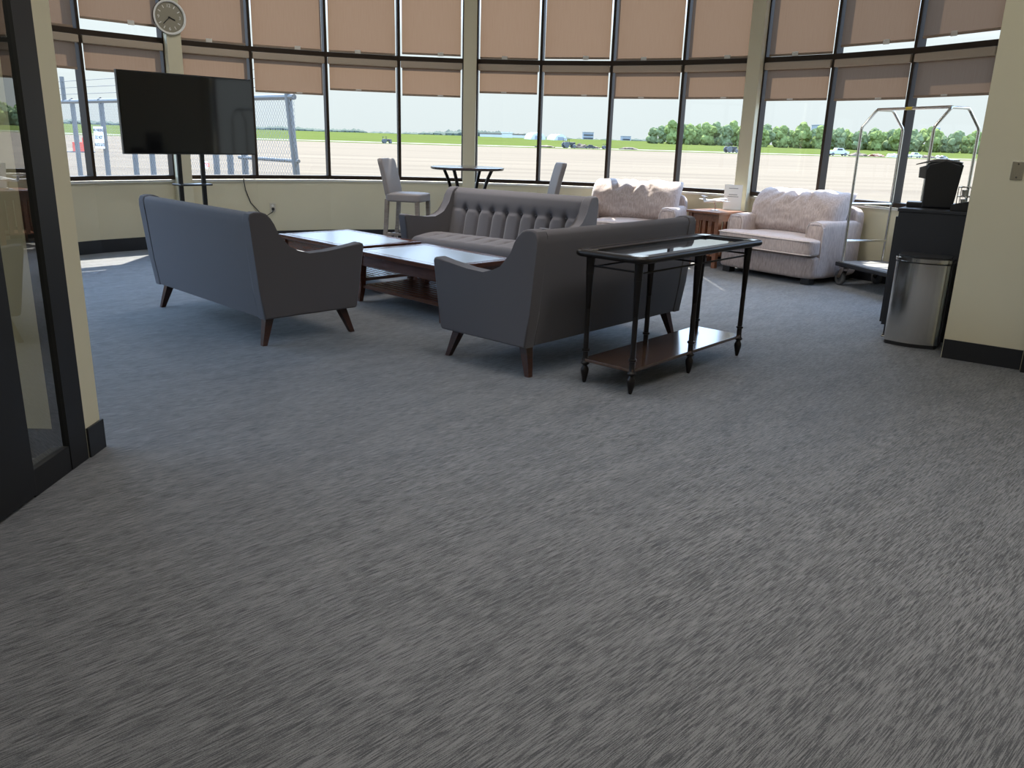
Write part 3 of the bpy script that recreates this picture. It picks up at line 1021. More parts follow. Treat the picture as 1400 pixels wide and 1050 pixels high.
def armchair(label, loc, rz):
    # front is local -y
    root = thing('armchair', label, 'armchair', loc, rz, 'oversized pale chenille armchairs by the windows')
    W, D = 1.24, 0.98
    bm = BM()
    def soft(q, co):
        n = mnoise.noise(Vector((co.x * 3, co.y * 3, co.z * 3)))
        return co * (1 + 0.012 * n)
    cushion(bm, (0, -0.0, 0.185), (W, D - 0.10, 0.25), p=14, n=10, fn=soft)
    finish('base', bm, M['chenille'], root, angle=60)
    for s in (-1, 1):
        bm = BM()
        cushion(bm, (s * (W / 2 - 0.105), 0.06, 0.36), (0.215, D - 0.20, 0.60), p=9, n=12, fn=soft)
        arm = finish('armrest', bm, M['chenille'], root, angle=60)
        bm = BM()
        xo, xi = s * (W / 2 - 0.006), s * (W / 2 - 0.205)
        yf = 0.06 - (D - 0.20) / 2 + 0.010
        pts = [(xo, yf, 0.10), (xo, yf, 0.58), (xo - s * 0.03, yf, 0.645), (s * (W / 2 - 0.105), yf, 0.660), (xi + s * 0.03, yf, 0.645), (xi, yf, 0.58), (xi, yf, 0.46)]
        tube(bm, pts, 0.006, 6)
        pts = [(xo - s * 0.006, yf, 0.60), (xo - s * 0.008, 0.06, 0.632), (xo - s * 0.008, 0.42, 0.60)]
        tube(bm, pts, 0.005, 6)
        finish('piping', bm, M['welt'], arm)['label'] = 'paler piping along the arm seams'
    bm = BM()
    cushion(bm, (0, D / 2 - 0.12, 0.44), (W - 0.02, 0.20, 0.74), p=8, n=12, fn=soft, rot=Matrix.Rotation(R(-5), 4, 'X'))
    finish('backrest', bm, M['chenille'], root, angle=60)
    # T shaped seat cushion: between the arms, wings in front of them
    bm = BM()
    def seatfn(q, co):
        co.z += 0.018 * (1 - q.x * q.x) * (1 - q.y * q.y) * (1 if q.z > 0 else 0)
        if q.y > -0.55:
            lim = (W / 2 - 0.215)
            f = min(1, (q.y + 0.55) / 0.12)
            target = max(-lim, min(lim, co.x * lim / (W / 2)))
            co.x = co.x * (1 - f) + target * f
        return co
    cushion(bm, (0, -0.13, 0.395), (W + 0.01, 0.80, 0.185), p=9, n=18, fn=seatfn)
    seat = finish('seat_cushion', bm, M['chenille'], root, angle=60)
    bm = BM()
    for z in (0.465, 0.325):
        w2 = W / 2 + 0.0
        pts = [(-w2 + 0.215, -0.27, z), (-w2 + 0.03, -0.31, z), (-w2 + 0.008, -0.40, z), (-w2 + 0.03, -0.505, z), (-w2 + 0.12, -0.524, z), (0, -0.530, z), (w2 - 0.12, -0.524, z), (w2 - 0.03, -0.505, z), (w2 - 0.008, -0.40, z), (w2 - 0.03, -0.31, z), (w2 - 0.215, -0.27, z)]
        tube(bm, pts, 0.0065, 6)
    finish('piping', bm, M['welt'], seat)['label'] = 'paler piping round the seat cushion'
    bm = BM()
    pillow(bm, (0, 0.11, 0.715), (1.13, 0.40, 0.57), Matrix.Rotation(R(-13), 4, 'X'), seed=11.0)
    finish('back_pillow', bm, M['chenille'], root, angle=70)
    for sx in (-1, 1):
        for sy in (-1, 1):
            bm = BM()
            box(bm, (sx * (W / 2 - 0.10), sy * (D / 2 - 0.14), 0.034), (0.10, 0.10, 0.067), bev=0.003)
            finish('foot', bm, M['blackplastic'], root)
    return root

ac = armchair('pale oversized armchair right of the end table, next to the luggage cart', (3.09, 9.40, 0), R(-52))
copy_tree(ac, (1.45, 10.55, 0), R(-22), 'pale oversized armchair left of the end table, partly behind the charcoal sofas')

# ------------------------------------------------------------------ end table and what stands on it
ETX, ETY, ETR, ETZ = 2.40, 10.07, R(39), 0.655
root = thing('end_table', 'square cherry wood end table between the two pale armchairs', 'end table', (ETX, ETY, 0), ETR)
bm = BM(); box(bm, (0, 0, ETZ - 0.014), (0.53, 0.49, 0.028), bev=0.005); finish('table_top', bm, M['endwood'], root)
bm = BM()
for s in (-1, 1):
    box(bm, (0, s * 0.20, ETZ - 0.07), (0.40, 0.02, 0.085)); box(bm, (s * 0.21, 0, ETZ - 0.07), (0.02, 0.38, 0.085))
finish('apron', bm, M['endwood'], root, smooth=False)
for sx in (-1, 1):
    for sy in (-1, 1):
        bm = BM(); taper(bm, (sx * 0.21, sy * 0.20, 0), 0.05, (sx * 0.21, sy * 0.20, ETZ - 0.028), 0.055)
        finish('leg', bm, M['endwood'], root, smooth=False)
bm = BM()
for s in (-1, 1):
    for i in range(3):
        box(bm, (s * 0.21, -0.09 + 0.09 * i, 0.36), (0.014, 0.045, 0.45))
        box(bm, (-0.09 + 0.09 * i, s * 0.20, 0.36), (0.045, 0.014, 0.45))
finish('side_slats', bm, M['endwood'], root, smooth=False)
bm = BM(); box(bm, (0, 0, 0.14), (0.40, 0.38, 0.02)); finish('shelf', bm, M['endwood'], root, smooth=False)

# model aircraft
root = thing('model_aircraft', 'small white model aircraft on a stand on the end table', 'model aircraft', (ETX - 0.02, ETY + 0.0, ETZ), R(12))
bm = BM()
lathe(bm, [(0.0, 0.0), (0.055, 0.0), (0.055, 0.006), (0.01, 0.012), (0.0, 0.012)], (0, 0, 0), 16)
tube(bm, [(0, 0, 0.01), (0.0, 0.0, 0.06), (-0.015, 0, 0.10)], 0.008, 8)
finish('stand', bm, M['chrome'], root)
bm = BM()
lathe(bm, [(0.0, -0.15), (0.010, -0.14), (0.016, -0.09), (0.021, 0.0), (0.022, 0.09), (0.015, 0.14), (0.0, 0.165)], (-0.01, 0, 0.115), 12, axis=(1, 0, 0.12))
finish('fuselage', bm, M['whitepaint'], root)
bm = BM()
box(bm, (-0.02, 0, 0.118), (0.055, 0.46, 0.007), Matrix.Rotation(R(20), 4, 'Z'), bev=0.002)
finish('wing', bm, M['whitepaint'], root)
bm = BM()
box(bm, (-0.15, 0, 0.135), (0.035, 0.004, 0.07), Matrix.Rotation(R(-20), 4, 'Y')); box(bm, (-0.155, 0, 0.165), (0.03, 0.15, 0.004))
finish('tail', bm, M['whitepaint'], root, smooth=False)
for s in (-1, 1):
    bm = BM()
    lathe(bm, [(0.0, -0.03), (0.009, -0.025), (0.012, 0.0), (0.009, 0.03), (0.0, 0.032)], (0.035, s * 0.085, 0.115), 10, axis=(1, 0, 0.1))
    finish('engine', bm, M['steel'], root)

# leaning sign holder
root = thing('sign_holder', 'white notice in a slanted holder on the end table in front of the right column', 'sign holder', (ETX + 0.22, ETY + 0.16, ETZ), R(-14))
rl = Matrix.Rotation(R(-14), 4, 'X')
bm = BM(); box(bm, (0, 0.038, 0.150), (0.215, 0.004, 0.30), rl, bev=0.001); box(bm, (0, 0.04, 0.003), (0.215, 0.10, 0.004), bev=0.001)
finish('holder', bm, M['tab'], root)
bm = BM(); box(bm, (0, 0.0345, 0.150), (0.205, 0.0015, 0.285), rl)
finish('notice', bm, M['paper'], root, smooth=False)
bm = BM()
for zz, ww in ((0.255, 0.11), (0.18, 0.10), (0.155, 0.13)):
    off = rl @ Vector((0, -0.0018, zz - 0.150))
    box(bm, (0.0, 0.0345 + off.y, 0.150 + off.z), (ww, 0.001, 0.006), rl)
finish('printed_lines', bm, M['greyplastic'], root, smooth=False)

# ------------------------------------------------------------------ bar table and stools
BTX, BTY = -0.62, 10.30
root = thing('bar_table', 'tall round bar table with four curved legs in front of the middle column', 'bar table', (BTX, BTY, 0), R(20))
bm = BM(); lathe(bm, [(0.0, 1.035), (0.43, 1.035), (0.445, 1.042), (0.448, 1.055), (0.445, 1.066), (0.43, 1.07), (0.0, 1.07)], (0, 0, 0), 48)
finish('table_top', bm, M['bartop'], root)
for k in range(4):
    a = R(45 + 90 * k)
    bm = BM()
    pts = []
    for j in range(13):
        q = j / 12
        z_ = 1.035 * (1 - q)
        r = 0.19 + 0.14 * (abs(z_ - 0.45) / 0.585) ** 2.4 if z_ > 0.45 else 0.19 + 0.06 * ((0.45 - z_) / 0.45) ** 2
        pts.append((r * math.cos(a), r * math.sin(a), 1.035 * (1 - q) + 0.0 * q))
    tapers(bm, [(x, y, z) for x, y, z in pts], [0.034] * 13)
    finish('leg', bm, M['iron'], root, smooth=False)
bm = BM(); lathe(bm, [(0.165, 0.30), (0.195, 0.30), (0.195, 0.325), (0.165, 0.325)], (0, 0, 0), 24, ring=True); finish('ring', bm, M['iron'], root)

def bar_stool(label, loc, rz):
    # faces local +x; back at -x
    root = thing('bar_stool', label, 'bar stool', loc, rz, 'grey upholstered bar stools at the bar table')
    bm = BM()
    def sf(q, co):
        if q.z > 0: co.z += 0.012 * (1 - q.x ** 2) * (1 - q.y ** 2)
        return co
    cushion(bm, (0, 0, 0.70), (0.44, 0.43, 0.10), p=10, n=10, fn=sf)
    finish('seat', bm, M['stool'], root, angle=60)
    bm = BM()
    def bf(q, co):
        co.x -= 0.10 * ((co.z + 0.22) / 0.44) ** 1.3 if co.z > -0.22 else 0
        return co
    cushion(bm, (-0.185, 0, 0.925), (0.065, 0.42, 0.44), p=12, n=12, fn=bf)
    finish('backrest', bm, M['stool'], root, angle=60)
    for sy in (-1, 1):
        bm = BM()
        tapers(bm, [(-0.275, sy * 0.185, 0.0), (-0.215, sy * 0.185, 0.35), (-0.195, sy * 0.185, 0.68)], [0.034, 0.042, 0.046])
        finish('leg', bm, M['stoolleg'], root, smooth=False)
        bm = BM()
        tapers(bm, [(0.195, sy * 0.185, 0.0), (0.185, sy * 0.185, 0.66)], [0.034, 0.046])
        finish('leg', bm, M['stoolleg'], root, smooth=False)
        bm = BM(); box(bm, (-0.02, sy * 0.185, 0.27), (0.42, 0.02, 0.028)); finish('stretcher', bm, M['stoolleg'], root, smooth=False)
    bm = BM(); box(bm, (0.188, 0, 0.24), (0.022, 0.36, 0.03)); box(bm, (-0.235, 0, 0.24), (0.022, 0.36, 0.03)); finish('footrest', bm, M['stoolleg'], root, smooth=False)
    return root
bs = bar_stool('grey upholstered bar stool left of the bar table, its seat in full view', (-1.32, 10.12, 0), R(-14))
copy_tree(bs, (0.25, 10.42, 0), R(190), 'grey upholstered bar stool right of the bar table, only its backrest showing above the sofa')

# ------------------------------------------------------------------ television on a stand
A = Vector((-3.905, 8.39, 0)); B = Vector((-2.935, 9.48, 0))
TM = (A + B) / 2
TD = (B - A)
TRZ = math.atan2(TD.y, TD.x)
TW = TD.length
root = thing('tv', 'large black flat screen on a floor stand before the left windows', 'television', (TM.x, TM.y, 0), TRZ)
TZ0, TZ1 = 1.155, 1.945
bm = BM()
box(bm, (0, 0.022, (TZ0 + TZ1) / 2), (TW, 0.042, TZ1 - TZ0), bev=0.004)
box(bm, (0, 0.06, (TZ0 + TZ1) / 2 - 0.1), (TW * 0.6, 0.05, 0.4), bev=0.015)
finish('casing', bm, M['bezel'], root)
bm = BM(); box(bm, (0, -0.0005, (TZ0 + TZ1) / 2), (TW - 0.02, 0.003, TZ1 - TZ0 - 0.026))
finish('screen', bm, M['screen'], root, smooth=False)
st = thing('tv_stand', 'black twin post floor stand carrying the flat screen', 'tv stand', (TM.x, TM.y, 0), TRZ)
for x in (-0.13, 0.13):
    bm = BM(); box(bm, (x + 0.02, 0.125, 0.78), (0.045, 0.03, 1.50), bev=0.004); finish('post', bm, M['bezel'], st)
bm = BM()
box(bm, (0.02, 0.125, 0.84), (0.36, 0.20, 0.018), bev=0.004)
finish('shelf', bm, M['bezel'], st)
bm = BM(); box(bm, (0.02, 0.10, 1.45), (0.5, 0.02, 0.05)); box(bm, (0.02, 0.10, 1.62), (0.5, 0.02, 0.05)); finish('bracket', bm, M['bezel'], st, smooth=False)
bm = BM()
box(bm, (0.02, 0.10, 0.015), (0.80, 0.50, 0.028), bev=0.006)
finish('foot', bm, M['bezel'], st)

# power cord and outlet under the window
pk = fp(-3) * 0.82 + fp(-2) * 0.18
inw = (Vector((CX, CY, 0)) - pk).normalized()
def onwall(s, z, off=0.01):
    p = fp(-3) * (1 - s) + fp(-2) * s
    i = (Vector((CX, CY, 0)) - p).normalized()
    return Vector((p.x + i.x * off, p.y + i.y * off, z))
tt = (fp(-2) - fp(-3)).normalized()
tk = (fp(-3) - fp(-4)).normalized()
def onwall4(s, z, off=0.01):
    p = fp(-4) * (1 - s) + fp(-3) * s
    i = (Vector((CX, CY, 0)) - p).normalized()
    return Vector((p.x + i.x * off, p.y + i.y * off, z))
bm = BM()
tube(bm, [onwall4(0.80, 0.84, .06), onwall4(0.80, 0.80, .05), onwall4(0.83, 0.68, .015), onwall4(0.89, 0.52, .012), onwall(0.0, 0.40, .016), onwall(0.08, 0.34, .02), onwall(0.18, 0.40, .03), onwall(0.19, 0.435, .02)], 0.006, 6)
tag(finish('power_cord', bm, M['blackplastic']), 'thin black power cord hanging down the low wall below the window', 'cord')
root = thing('wall_outlet', 'ivory wall outlet with a black plug, low on the window wall', 'outlet', onwall(0.19, 0.455, 0.0), math.atan2(tt.y, tt.x))
bm = BM(); box(bm, (0, -0.005, 0), (0.075, 0.006, 0.118), bev=0.002); finish('cover_plate', bm, M['ivory'], root)
bm = BM(); box(bm, (0, -0.022, -0.02), (0.034, 0.03, 0.034), bev=0.006); finish('plug', bm, M['blackplastic'], root)
bm = BM(); box(bm, (0, -0.0095, 0.025), (0.03, 0.004, 0.03), bev=0.008); finish('socket', bm, M['whitepaint'], root)

# ------------------------------------------------------------------ clock on the left column
pc = fp(-4, -0.155)
ca = ang(-4)
inward = Vector((-math.sin(ca), -math.cos(ca), 0))
root = thing('wall_clock', 'round wall clock with a pale dial, high on the left column', 'clock', (pc.x - 0.035, pc.y - 0.02, 2.635), 0)
root.rotation_euler = (0, 0, -ca)
# local -y faces the room
RC = 0.185
bm = BM()
lathe(bm, [(RC - 0.022, -0.02), (RC, -0.02), (RC + 0.002, 0.004), (RC - 0.004, 0.022), (RC - 0.014, 0.026), (RC - 0.022, 0.018)], (0, 0, 0), 48, axis=(0, -1, 0), ring=True)
finish('rim', bm, M['bezel'], root)
bm = BM()
lathe(bm, [(RC - 0.023, 0.017), (RC - 0.014, 0.0275), (RC + 0.001, 0.0275), (RC + 0.001, 0.022)], (0, 0, 0), 48, axis=(0, -1, 0), ring=True)
finish('bezel_ring', bm, M['whitepaint'], root)['label'] = 'bright inner ring of the rim'
bm = BM(); lathe(bm, [(0.0, 0.004), (RC - 0.02, 0.004), (RC - 0.02, -0.012), (0.0, -0.012)], (0, 0, 0), 48, axis=(0, -1, 0))
finish('dial', bm, M['clockface'], root)
bm = BM()
for h in range(12):
    if h in (0, 3, 6, 9): continue
    a = 2 * PI * h / 12
    box(bm, (0.125 * math.sin(a), -0.0055, 0.125 * math.cos(a)), (0.008, 0.002, 0.032), Matrix.Rotation(a, 4, 'Y'))
finish('hour_marks', bm, M['paper'], root, smooth=False)
for s, x, z in (('12', 0, 0.122), ('3', 0.122, 0), ('6', 0, -0.122), ('9', -0.122, 0)):
    text_obj('numeral', s, 0.05, M['paper'], root, (x, -0.0055, z), (R(90), 0, 0))
for nm, a, ln, w in (('hour_hand', R(30 * 3.75), 0.082, 0.012), ('minute_hand', R(6 * 37.5), 0.115, 0.008)):
    bm = BM()
    box(bm, (0, -0.009 if nm == 'hour_hand' else -0.012, ln / 2 - 0.012), (w, 0.002, ln), None)
    bmesh.ops.transform(bm, matrix=Matrix.Rotation(a, 4, 'Y'), verts=bm.verts)
    finish(nm, bm, M['bezel'], root, smooth=False)

# ------------------------------------------------------------------ luggage cart
CRZ = R(16.8)
root = thing('luggage_cart', 'hotel luggage cart with two steel hoops beside the right armchair', 'luggage cart', (3.87, 8.38, 0), CRZ)
# local: x = width (hoop span), y = length
bm = BM(); box(bm, (0, 0, 0.228), (0.60, 1.10, 0.045), bev=0.01); finish('platform', bm, M['blackplastic'], root)
bm = BM(); box(bm, (0, 0, 0.2525), (0.56, 1.06, 0.006), bev=0.002); finish('deck_carpet', bm, M['carpetdeck'], root)
for yy in (0.49, -0.49):
    bm = BM()
    hw, zt = 0.255, 1.795
    pts = [(-hw, yy, 0.25), (-hw, yy, 1.60), (-hw + 0.012, yy, 1.63), (-0.115, yy, zt - 0.02), (-0.09, yy, zt), (0.09, yy, zt), (0.115, yy, zt - 0.02), (hw - 0.012, yy, 1.63), (hw, yy, 1.60), (hw, yy, 0.25)]
    tube(bm, pts, 0.0145, 10)
    hoop = finish('hoop', bm, M['chrome'], root, angle=60)
    for z in (0.475, 0.86):
        bm = BM(); tube(bm, [(-hw, yy, z), (hw, yy, z)], 0.0125, 8)
        finish('crossbar', bm, M['chrome'], hoop)
bm = BM(); tube(bm, [(-0.09, 0.49, 1.800), (-0.09, -0.49, 1.800)], 0.0145, 10)
tb = finish('top_bar', bm, M['chrome'], root)
bm = BM(); tube(bm, [(-0.09, 0.09, 1.80), (-0.09, 0.0, 1.80)], 0.0155, 10)
finish('sticker', bm, M['yellow'], tb)['label'] = 'yellow sticker on the bar'
for sx in (-1, 1):
    for sy in (-1, 1):
        bm = BM()
        x, y = sx * 0.235, sy * 0.46
        box(bm, (x, y, 0.195), (0.10, 0.08, 0.012))
        a = R(35)
        for o in (-0.028, 0.028):
            box(bm, (x + o, y + 0.03, 0.135), (0.005, 0.05, 0.14), Matrix.Rotation(R(25), 4, 'X'))
        cs = finish('caster', bm, M['steel'], root, smooth=False)
        bm = BM()
        lathe(bm, [(0.0, -0.018), (0.03, -0.018), (0.062, -0.02), (0.074, -0.012), (0.075, 0.0), (0.074, 0.012), (0.062, 0.02), (0.03, 0.018), (0.0, 0.018)], (x, y + 0.055, 0.076), 24, axis=(1, 0, 0))
        finish('wheel', bm, M['rubber'], cs)

# ------------------------------------------------------------------ cabinet, coffee things, waste bin
U = Vector((0.82, -0.57, 0)).normalized()      # along the cabinet end, towards the wall
V = Vector((0.57, 0.82, 0)).normalized()
CRZ2 = math.atan2(U.y, U.x)
cab0 = Vector((2.905, 6.40, 0))
cw, cl, ch = 0.62, 1.15, 0.985
cc = cab0 + U * cw / 2 + V * cl / 2
root = thing('cabinet', 'tall black beverage cabinet behind the steel waste bin', 'cabinet', cc, CRZ2)
bm = BM(); box(bm, (0, 0, 0.04), (cw - 0.06, cl - 0.06, 0.08)); finish('plinth', bm, M['base'], root, smooth=False)
bm = BM(); box(bm, (0, 0, 0.08 + (ch - 0.105) / 2), (cw - 0.016, cl - 0.016, ch - 0.105), bev=0.002); finish('carcass', bm, M['cabinet'], root)
bm = BM(); box(bm, (0, 0, ch - 0.0125), (cw, cl, 0.025), bev=0.003); finish('countertop', bm, M['cabinet'], root)
for s in (-1, 1):
    bm = BM(); box(bm, (-cw / 2 + 0.001, s * (cl / 4), 0.51), (0.016, cl / 2 - 0.02, 0.82), bev=0.002)
    dr = finish('door', bm, M['cabinet'], root)
    bm = BM(); tube(bm, [(-cw / 2 - 0.03, s * 0.06, 0.62), (-cw / 2 - 0.03, s * 0.06, 0.76)], 0.006, 8)
    for z in (0.63, 0.75):
        tube(bm, [(-cw / 2 - 0.03, s * 0.06, z), (-cw / 2 - 0.004, s * 0.06, z)], 0.005, 6)
    finish('handle', bm, M['steel'], dr)

# coffee maker, spout towards local -x
mk = cab0 + U * 0.17 + V * 0.33
root = thing('coffee_maker', 'black single serve coffee maker on the cabinet', 'coffee maker', (mk.x, mk.y, ch), CRZ2 + R(8))
bm = BM()
prof = [(-0.062, 0.0), (0.150, 0.0), (0.158, 0.06), (0.172, 0.22), (0.182, 0.325), (0.165, 0.342), (0.06, 0.354), (-0.01, 0.352), (-0.05, 0.340), (-0.072, 0.318), (-0.066, 0.28)]
prism(bm, prof, -0.12, 0.12, bev=0.022, seg=4, plane='XZ')
finish('body', bm, M['blackplastic'], root, angle=40)
bm = BM()
prism(bm, [(-0.115, 0.225), (-0.055, 0.215), (-0.055, 0.322), (-0.118, 0.300)], -0.085, 0.085, bev=0.01, seg=3, plane='XZ')
finish('brew_head', bm, M['greyplastic'], root, angle=40)
bm = BM()
prism(bm, [(-0.145, 0.318), (-0.06, 0.338), (-0.01, 0.350), (0.06, 0.353), (0.172, 0.338), (0.176, 0.346), (0.06, 0.368), (-0.01, 0.366), (-0.07, 0.349), (-0.145, 0.325)], -0.118, 0.118, bev=0.003, plane='XZ')
finish('lid', bm, M['greyplastic'], root, angle=50)
bm = BM(); box(bm, (-0.105, 0, 0.02), (0.13, 0.17, 0.038), bev=0.008); finish('drip_tray', bm, M['blackplastic'], root)
bm = BM(); lathe(bm, [(0.0, 0.0), (0.05, 0.0), (0.052, 0.012), (0.0, 0.018)], (0.10, 0.0, 0.352), 20); finish('water_cap', bm, M['steel'], root)

# rack of pods and dark tray at the right of the coffee maker
rk = cab0 + U * 0.405 + V * 0.50
root = thing('wire_rack', 'small silver wire rack right of the coffee maker, half hidden by the wall', 'rack', (rk.x, rk.y, ch), CRZ2)
bm = BM()
for z in (0.02, 0.09, 0.16):
    tube(bm, [(-0.07, -0.08, z), (0.07, -0.08, z), (0.07, 0.08, z), (-0.07, 0.08, z)], 0.004, 6, closed=True)
for x in (-0.07, 0.0, 0.07):
    for y in (-0.08, 0.08):
        tube(bm, [(x, y, 0.0), (x, y, 0.165)], 0.0035, 6)
finish('frame', bm, M['chrome'], root)
for i, (x, z) in enumerate(((-0.035, 0.027), (0.035, 0.027), (-0.035, 0.097), (0.035, 0.097))):
    bm = BM(); lathe(bm, [(0.0, 0.0), (0.018, 0.0), (0.024, 0.04), (0.026, 0.042), (0.0, 0.044)], (x, 0, z), 14)
    tag(finish('coffee_pod', bm, M['blackplastic'] if i % 2 else M['paper']), 'coffee pod in the silver wire rack beside the coffee maker', 'coffee pod', 'coffee pods in the wire rack').location = (rk.x, rk.y, ch)
ty = cab0 + U * 0.46 + V * 0.13
root = thing('serving_tray', 'low black tray on the cabinet in front of the wire rack', 'tray', (ty.x, ty.y, ch), CRZ2)
bm = BM(); box(bm, (0, 0, 0.006), (0.22, 0.18, 0.012), bev=0.003)
for s in (-1, 1):
    prism(bm, [(-0.11, 0.01), (0.11, 0.01), (0.11, 0.085), (0.06, 0.085), (-0.11, 0.045)], s * 0.088 - 0.004, s * 0.088 + 0.004, plane='XZ')
box(bm, (0.106, 0, 0.045), (0.008, 0.17, 0.075))
box(bm, (-0.106, 0, 0.025), (0.008, 0.17, 0.04))
finish('tray_body', bm, M['blackplastic'], root, smooth=False)

# steel pedal bin
BRZ = math.atan2(-0.21, 0.33)
b0 = Vector((2.800, 6.085, 0))
ub = Vector((math.cos(BRZ), math.sin(BRZ), 0)); vb = Vector((-ub.y, ub.x, 0))
bw, bd, bh = 0.375, 0.27, 0.665
bc = b0 + ub * bw / 2 + vb * bd / 2
root = thing('waste_bin', 'tall stainless steel pedal bin against the black cabinet', 'waste bin', bc, BRZ)
def rrect(w, d, r, bulge=0.0, n=6):
    pts = []
    for (cx_, cy_, a0) in ((w / 2 - r, d / 2 - r, 0), (-w / 2 + r, d / 2 - r, 90), (-w / 2 + r, -d / 2 + r, 180), (w / 2 - r, -d / 2 + r, 270)):
        for s in range(n + 1):
            a = R(a0 + 90 * s / n)
            pts.append((cx_ + r * math.cos(a), cy_ + r * math.sin(a)))
    if bulge:
        # denser, gently bowed front edge (-y side)
        out = []
        for i, p in enumerate(pts):
            out.append(p)
            if i == 3 * (n + 1) - 1:
                x0, x1 = p[0], pts[i + 1][0]
                for s in range(1, 12):
                    f = s / 12
                    out.append((x0 + (x1 - x0) * f, -d / 2 - bulge * math.sin(f * PI)))
        pts = out
    return pts
bm = BM(); prism(bm, rrect(bw - 0.012, bd - 0.012, 0.045, 0.028), 0.0, 0.028, plane='XY'); finish('base', bm, M['blackplastic'], root, angle=50)
bm = BM(); prism(bm, rrect(bw - 0.006, bd - 0.006, 0.042, 0.030), 0.028, bh - 0.045, plane='XY'); finish('shell', bm, M['steel'], root, angle=50)
bm = BM(); prism(bm, rrect(bw - 0.016, bd - 0.016, 0.042, 0.026), bh - 0.045, bh - 0.036, plane='XY'); finish('rim', bm, M['blackplastic'], root, angle=50)
bm = BM(); prism(bm, rrect(bw, bd, 0.046, 0.034), bh - 0.036, bh - 0.008, plane='XY', bev=0.004); lid = finish('lid', bm, M['steel'], root, angle=50)
bm = BM(); prism(bm, rrect(bw - 0.03, bd - 0.03, 0.04, 0.03), bh - 0.008, bh + 0.006, plane='XY', bev=0.004); finish('lid_insert', bm, M['blackplastic'], lid, angle=50)
bm = BM(); box(bm, (bw / 2 + 0.004, 0.02, bh / 2), (0.014, bd * 0.72, bh - 0.06), bev=0.005); finish('hinge_housing', bm, M['blackplastic'], root)
bm = BM(); box(bm, (-bw / 2 - 0.006, 0.03, 0.030), (0.05, 0.09, 0.016), bev=0.006); finish('pedal', bm, M['steel'], root)
bm = BM(); box(bm, (0.045, -bd / 2 - 0.0275, bh - 0.07), (0.035, 0.002, 0.010)); finish('badge', bm, M['chrome'], root, smooth=False)

# blank switch plate on the right wall
sp_ = c1 + d * 0.212
root = thing('switch_plate', 'blank steel switch plate with two screws on the right wall', 'switch plate', (sp_.x + d.x * 0.035 - nb.x * 0.0, sp_.y + d.y * 0.035, 1.30), math.atan2(d.y, d.x))
bm = BM(); box(bm, (0, -0.004, 0), (0.072, 0.006, 0.116), bev=0.002); finish('cover_plate', bm, M['chrome'], root)
for z in (-0.042, 0.042):
    bm = BM(); lathe(bm, [(0.0, 0.003), (0.004, 0.002), (0.005, 0.0)], (0, -0.007, z), 10, axis=(0, -1, 0)); finish('screw', bm, M['iron'], root)

# ------------------------------------------------------------------ outdoors
GZ = -0.15
bm = BM()
prism(bm, [(-700, 11.95), (700, 11.95), (700, 260), (-700, 110)], GZ - 0.2, GZ, plane='XY')
apron = struct('ground_apron', bm, M['tarmac'])
# rising grass with a pale taxiway strip
def ground_z(t):
    return GZ + 3.4 * max(0.0, min(1.0, (t - 0.12) / 0.88)) ** 1.2
def strip(name, d0, d1, mat, steps=10, lift=0.0):
    bm = BM()
    prev = None
    for i in range(steps + 1):
        t = d0 + (d1 - d0) * i / steps
        row = []
        for j in range(25):
            x = -2000 + 4000 * j / 24
            base = 185 + 0.107 * x if x > -700 else 110
            base = max(110, min(260, base))
            y = base + t * 420
            row.append(bm.verts.new((x * (1 + 0.0 * t), y, ground_z(t) + lift)))
        if prev:
            for j in range(24):
                bm.faces.new((prev[j], prev[j + 1], row[j + 1], row[j]))
        prev = row
    return struct(name, bm, mat)
strip('ground_verge', -0.005, 0.045, M['grass'], 3, 0.02)
strip('ground_taxiway', 0.045, 0.10, M['taxiway'], 2)
strip('ground_meadow', 0.10, 4.2, M['grass'], 24)

def gz_at(x, y):
    base = max(110, min(260, 185 + 0.107 * x if x > -700 else 110))
    return ground_z((y - base) / 420.0)

# ground point that lies along a direction at a chosen distance
def along(px, dist):
    """plan point at the given forward distance under image column px (horizon row)"""
    dvec = fw * F + rt * (px - 700) + up * (525 - (HOR + (px - 700) * math.tan(ROLL)))
    s = dist / dvec.y
    return Vector((dvec.x * s, dist, 0))

# broadleaf trees of the wood on the right
def tree_meshes(n, leafmat):
    out = []
    for v in range(n):
        rnd = random.Random(100 + v)
        bm = BM()
        hgt = 10.0
        for c in range(22):
            a = rnd.uniform(0, 2 * PI); rr = rnd.uniform(0, 3.0) ** 1.0
            z = rnd.uniform(0.9, 8.6)
            rr *= 1.0 if z < 6.5 else 0.55
            s = rnd.uniform(1.3, 2.1)
            g = bmesh.ops.create_icosphere(bm, subdivisions=2, radius=s)
            off = Vector((rr * math.cos(a), rr * math.sin(a), z))
            for w in g['verts']:
                nn = mnoise.noise(w.co * 1.1 + off) * 0.55
                w.co = w.co * (1 + nn) + off
        me = bpy.data.meshes.new('crown')
        bm.to_mesh(me); bm.free()
        me.materials.append(leafmat)
        bm = BM()
        tube(bm, [(0, 0, -0.3), (0.1, 0, 2.0), (0, 0.1, 5.0)], [0.32, 0.25, 0.12], 8)
        mt = bpy.data.meshes.new('trunk')
        bm.to_mesh(mt); bm.free()
        mt.materials.append(M['bark'])
        out.append((me, mt))
    return out
TM1 = tree_meshes(4, M['leaf'])
TM2 = tree_meshes(4, M['leaf2'])
rt_ = random.Random(5)
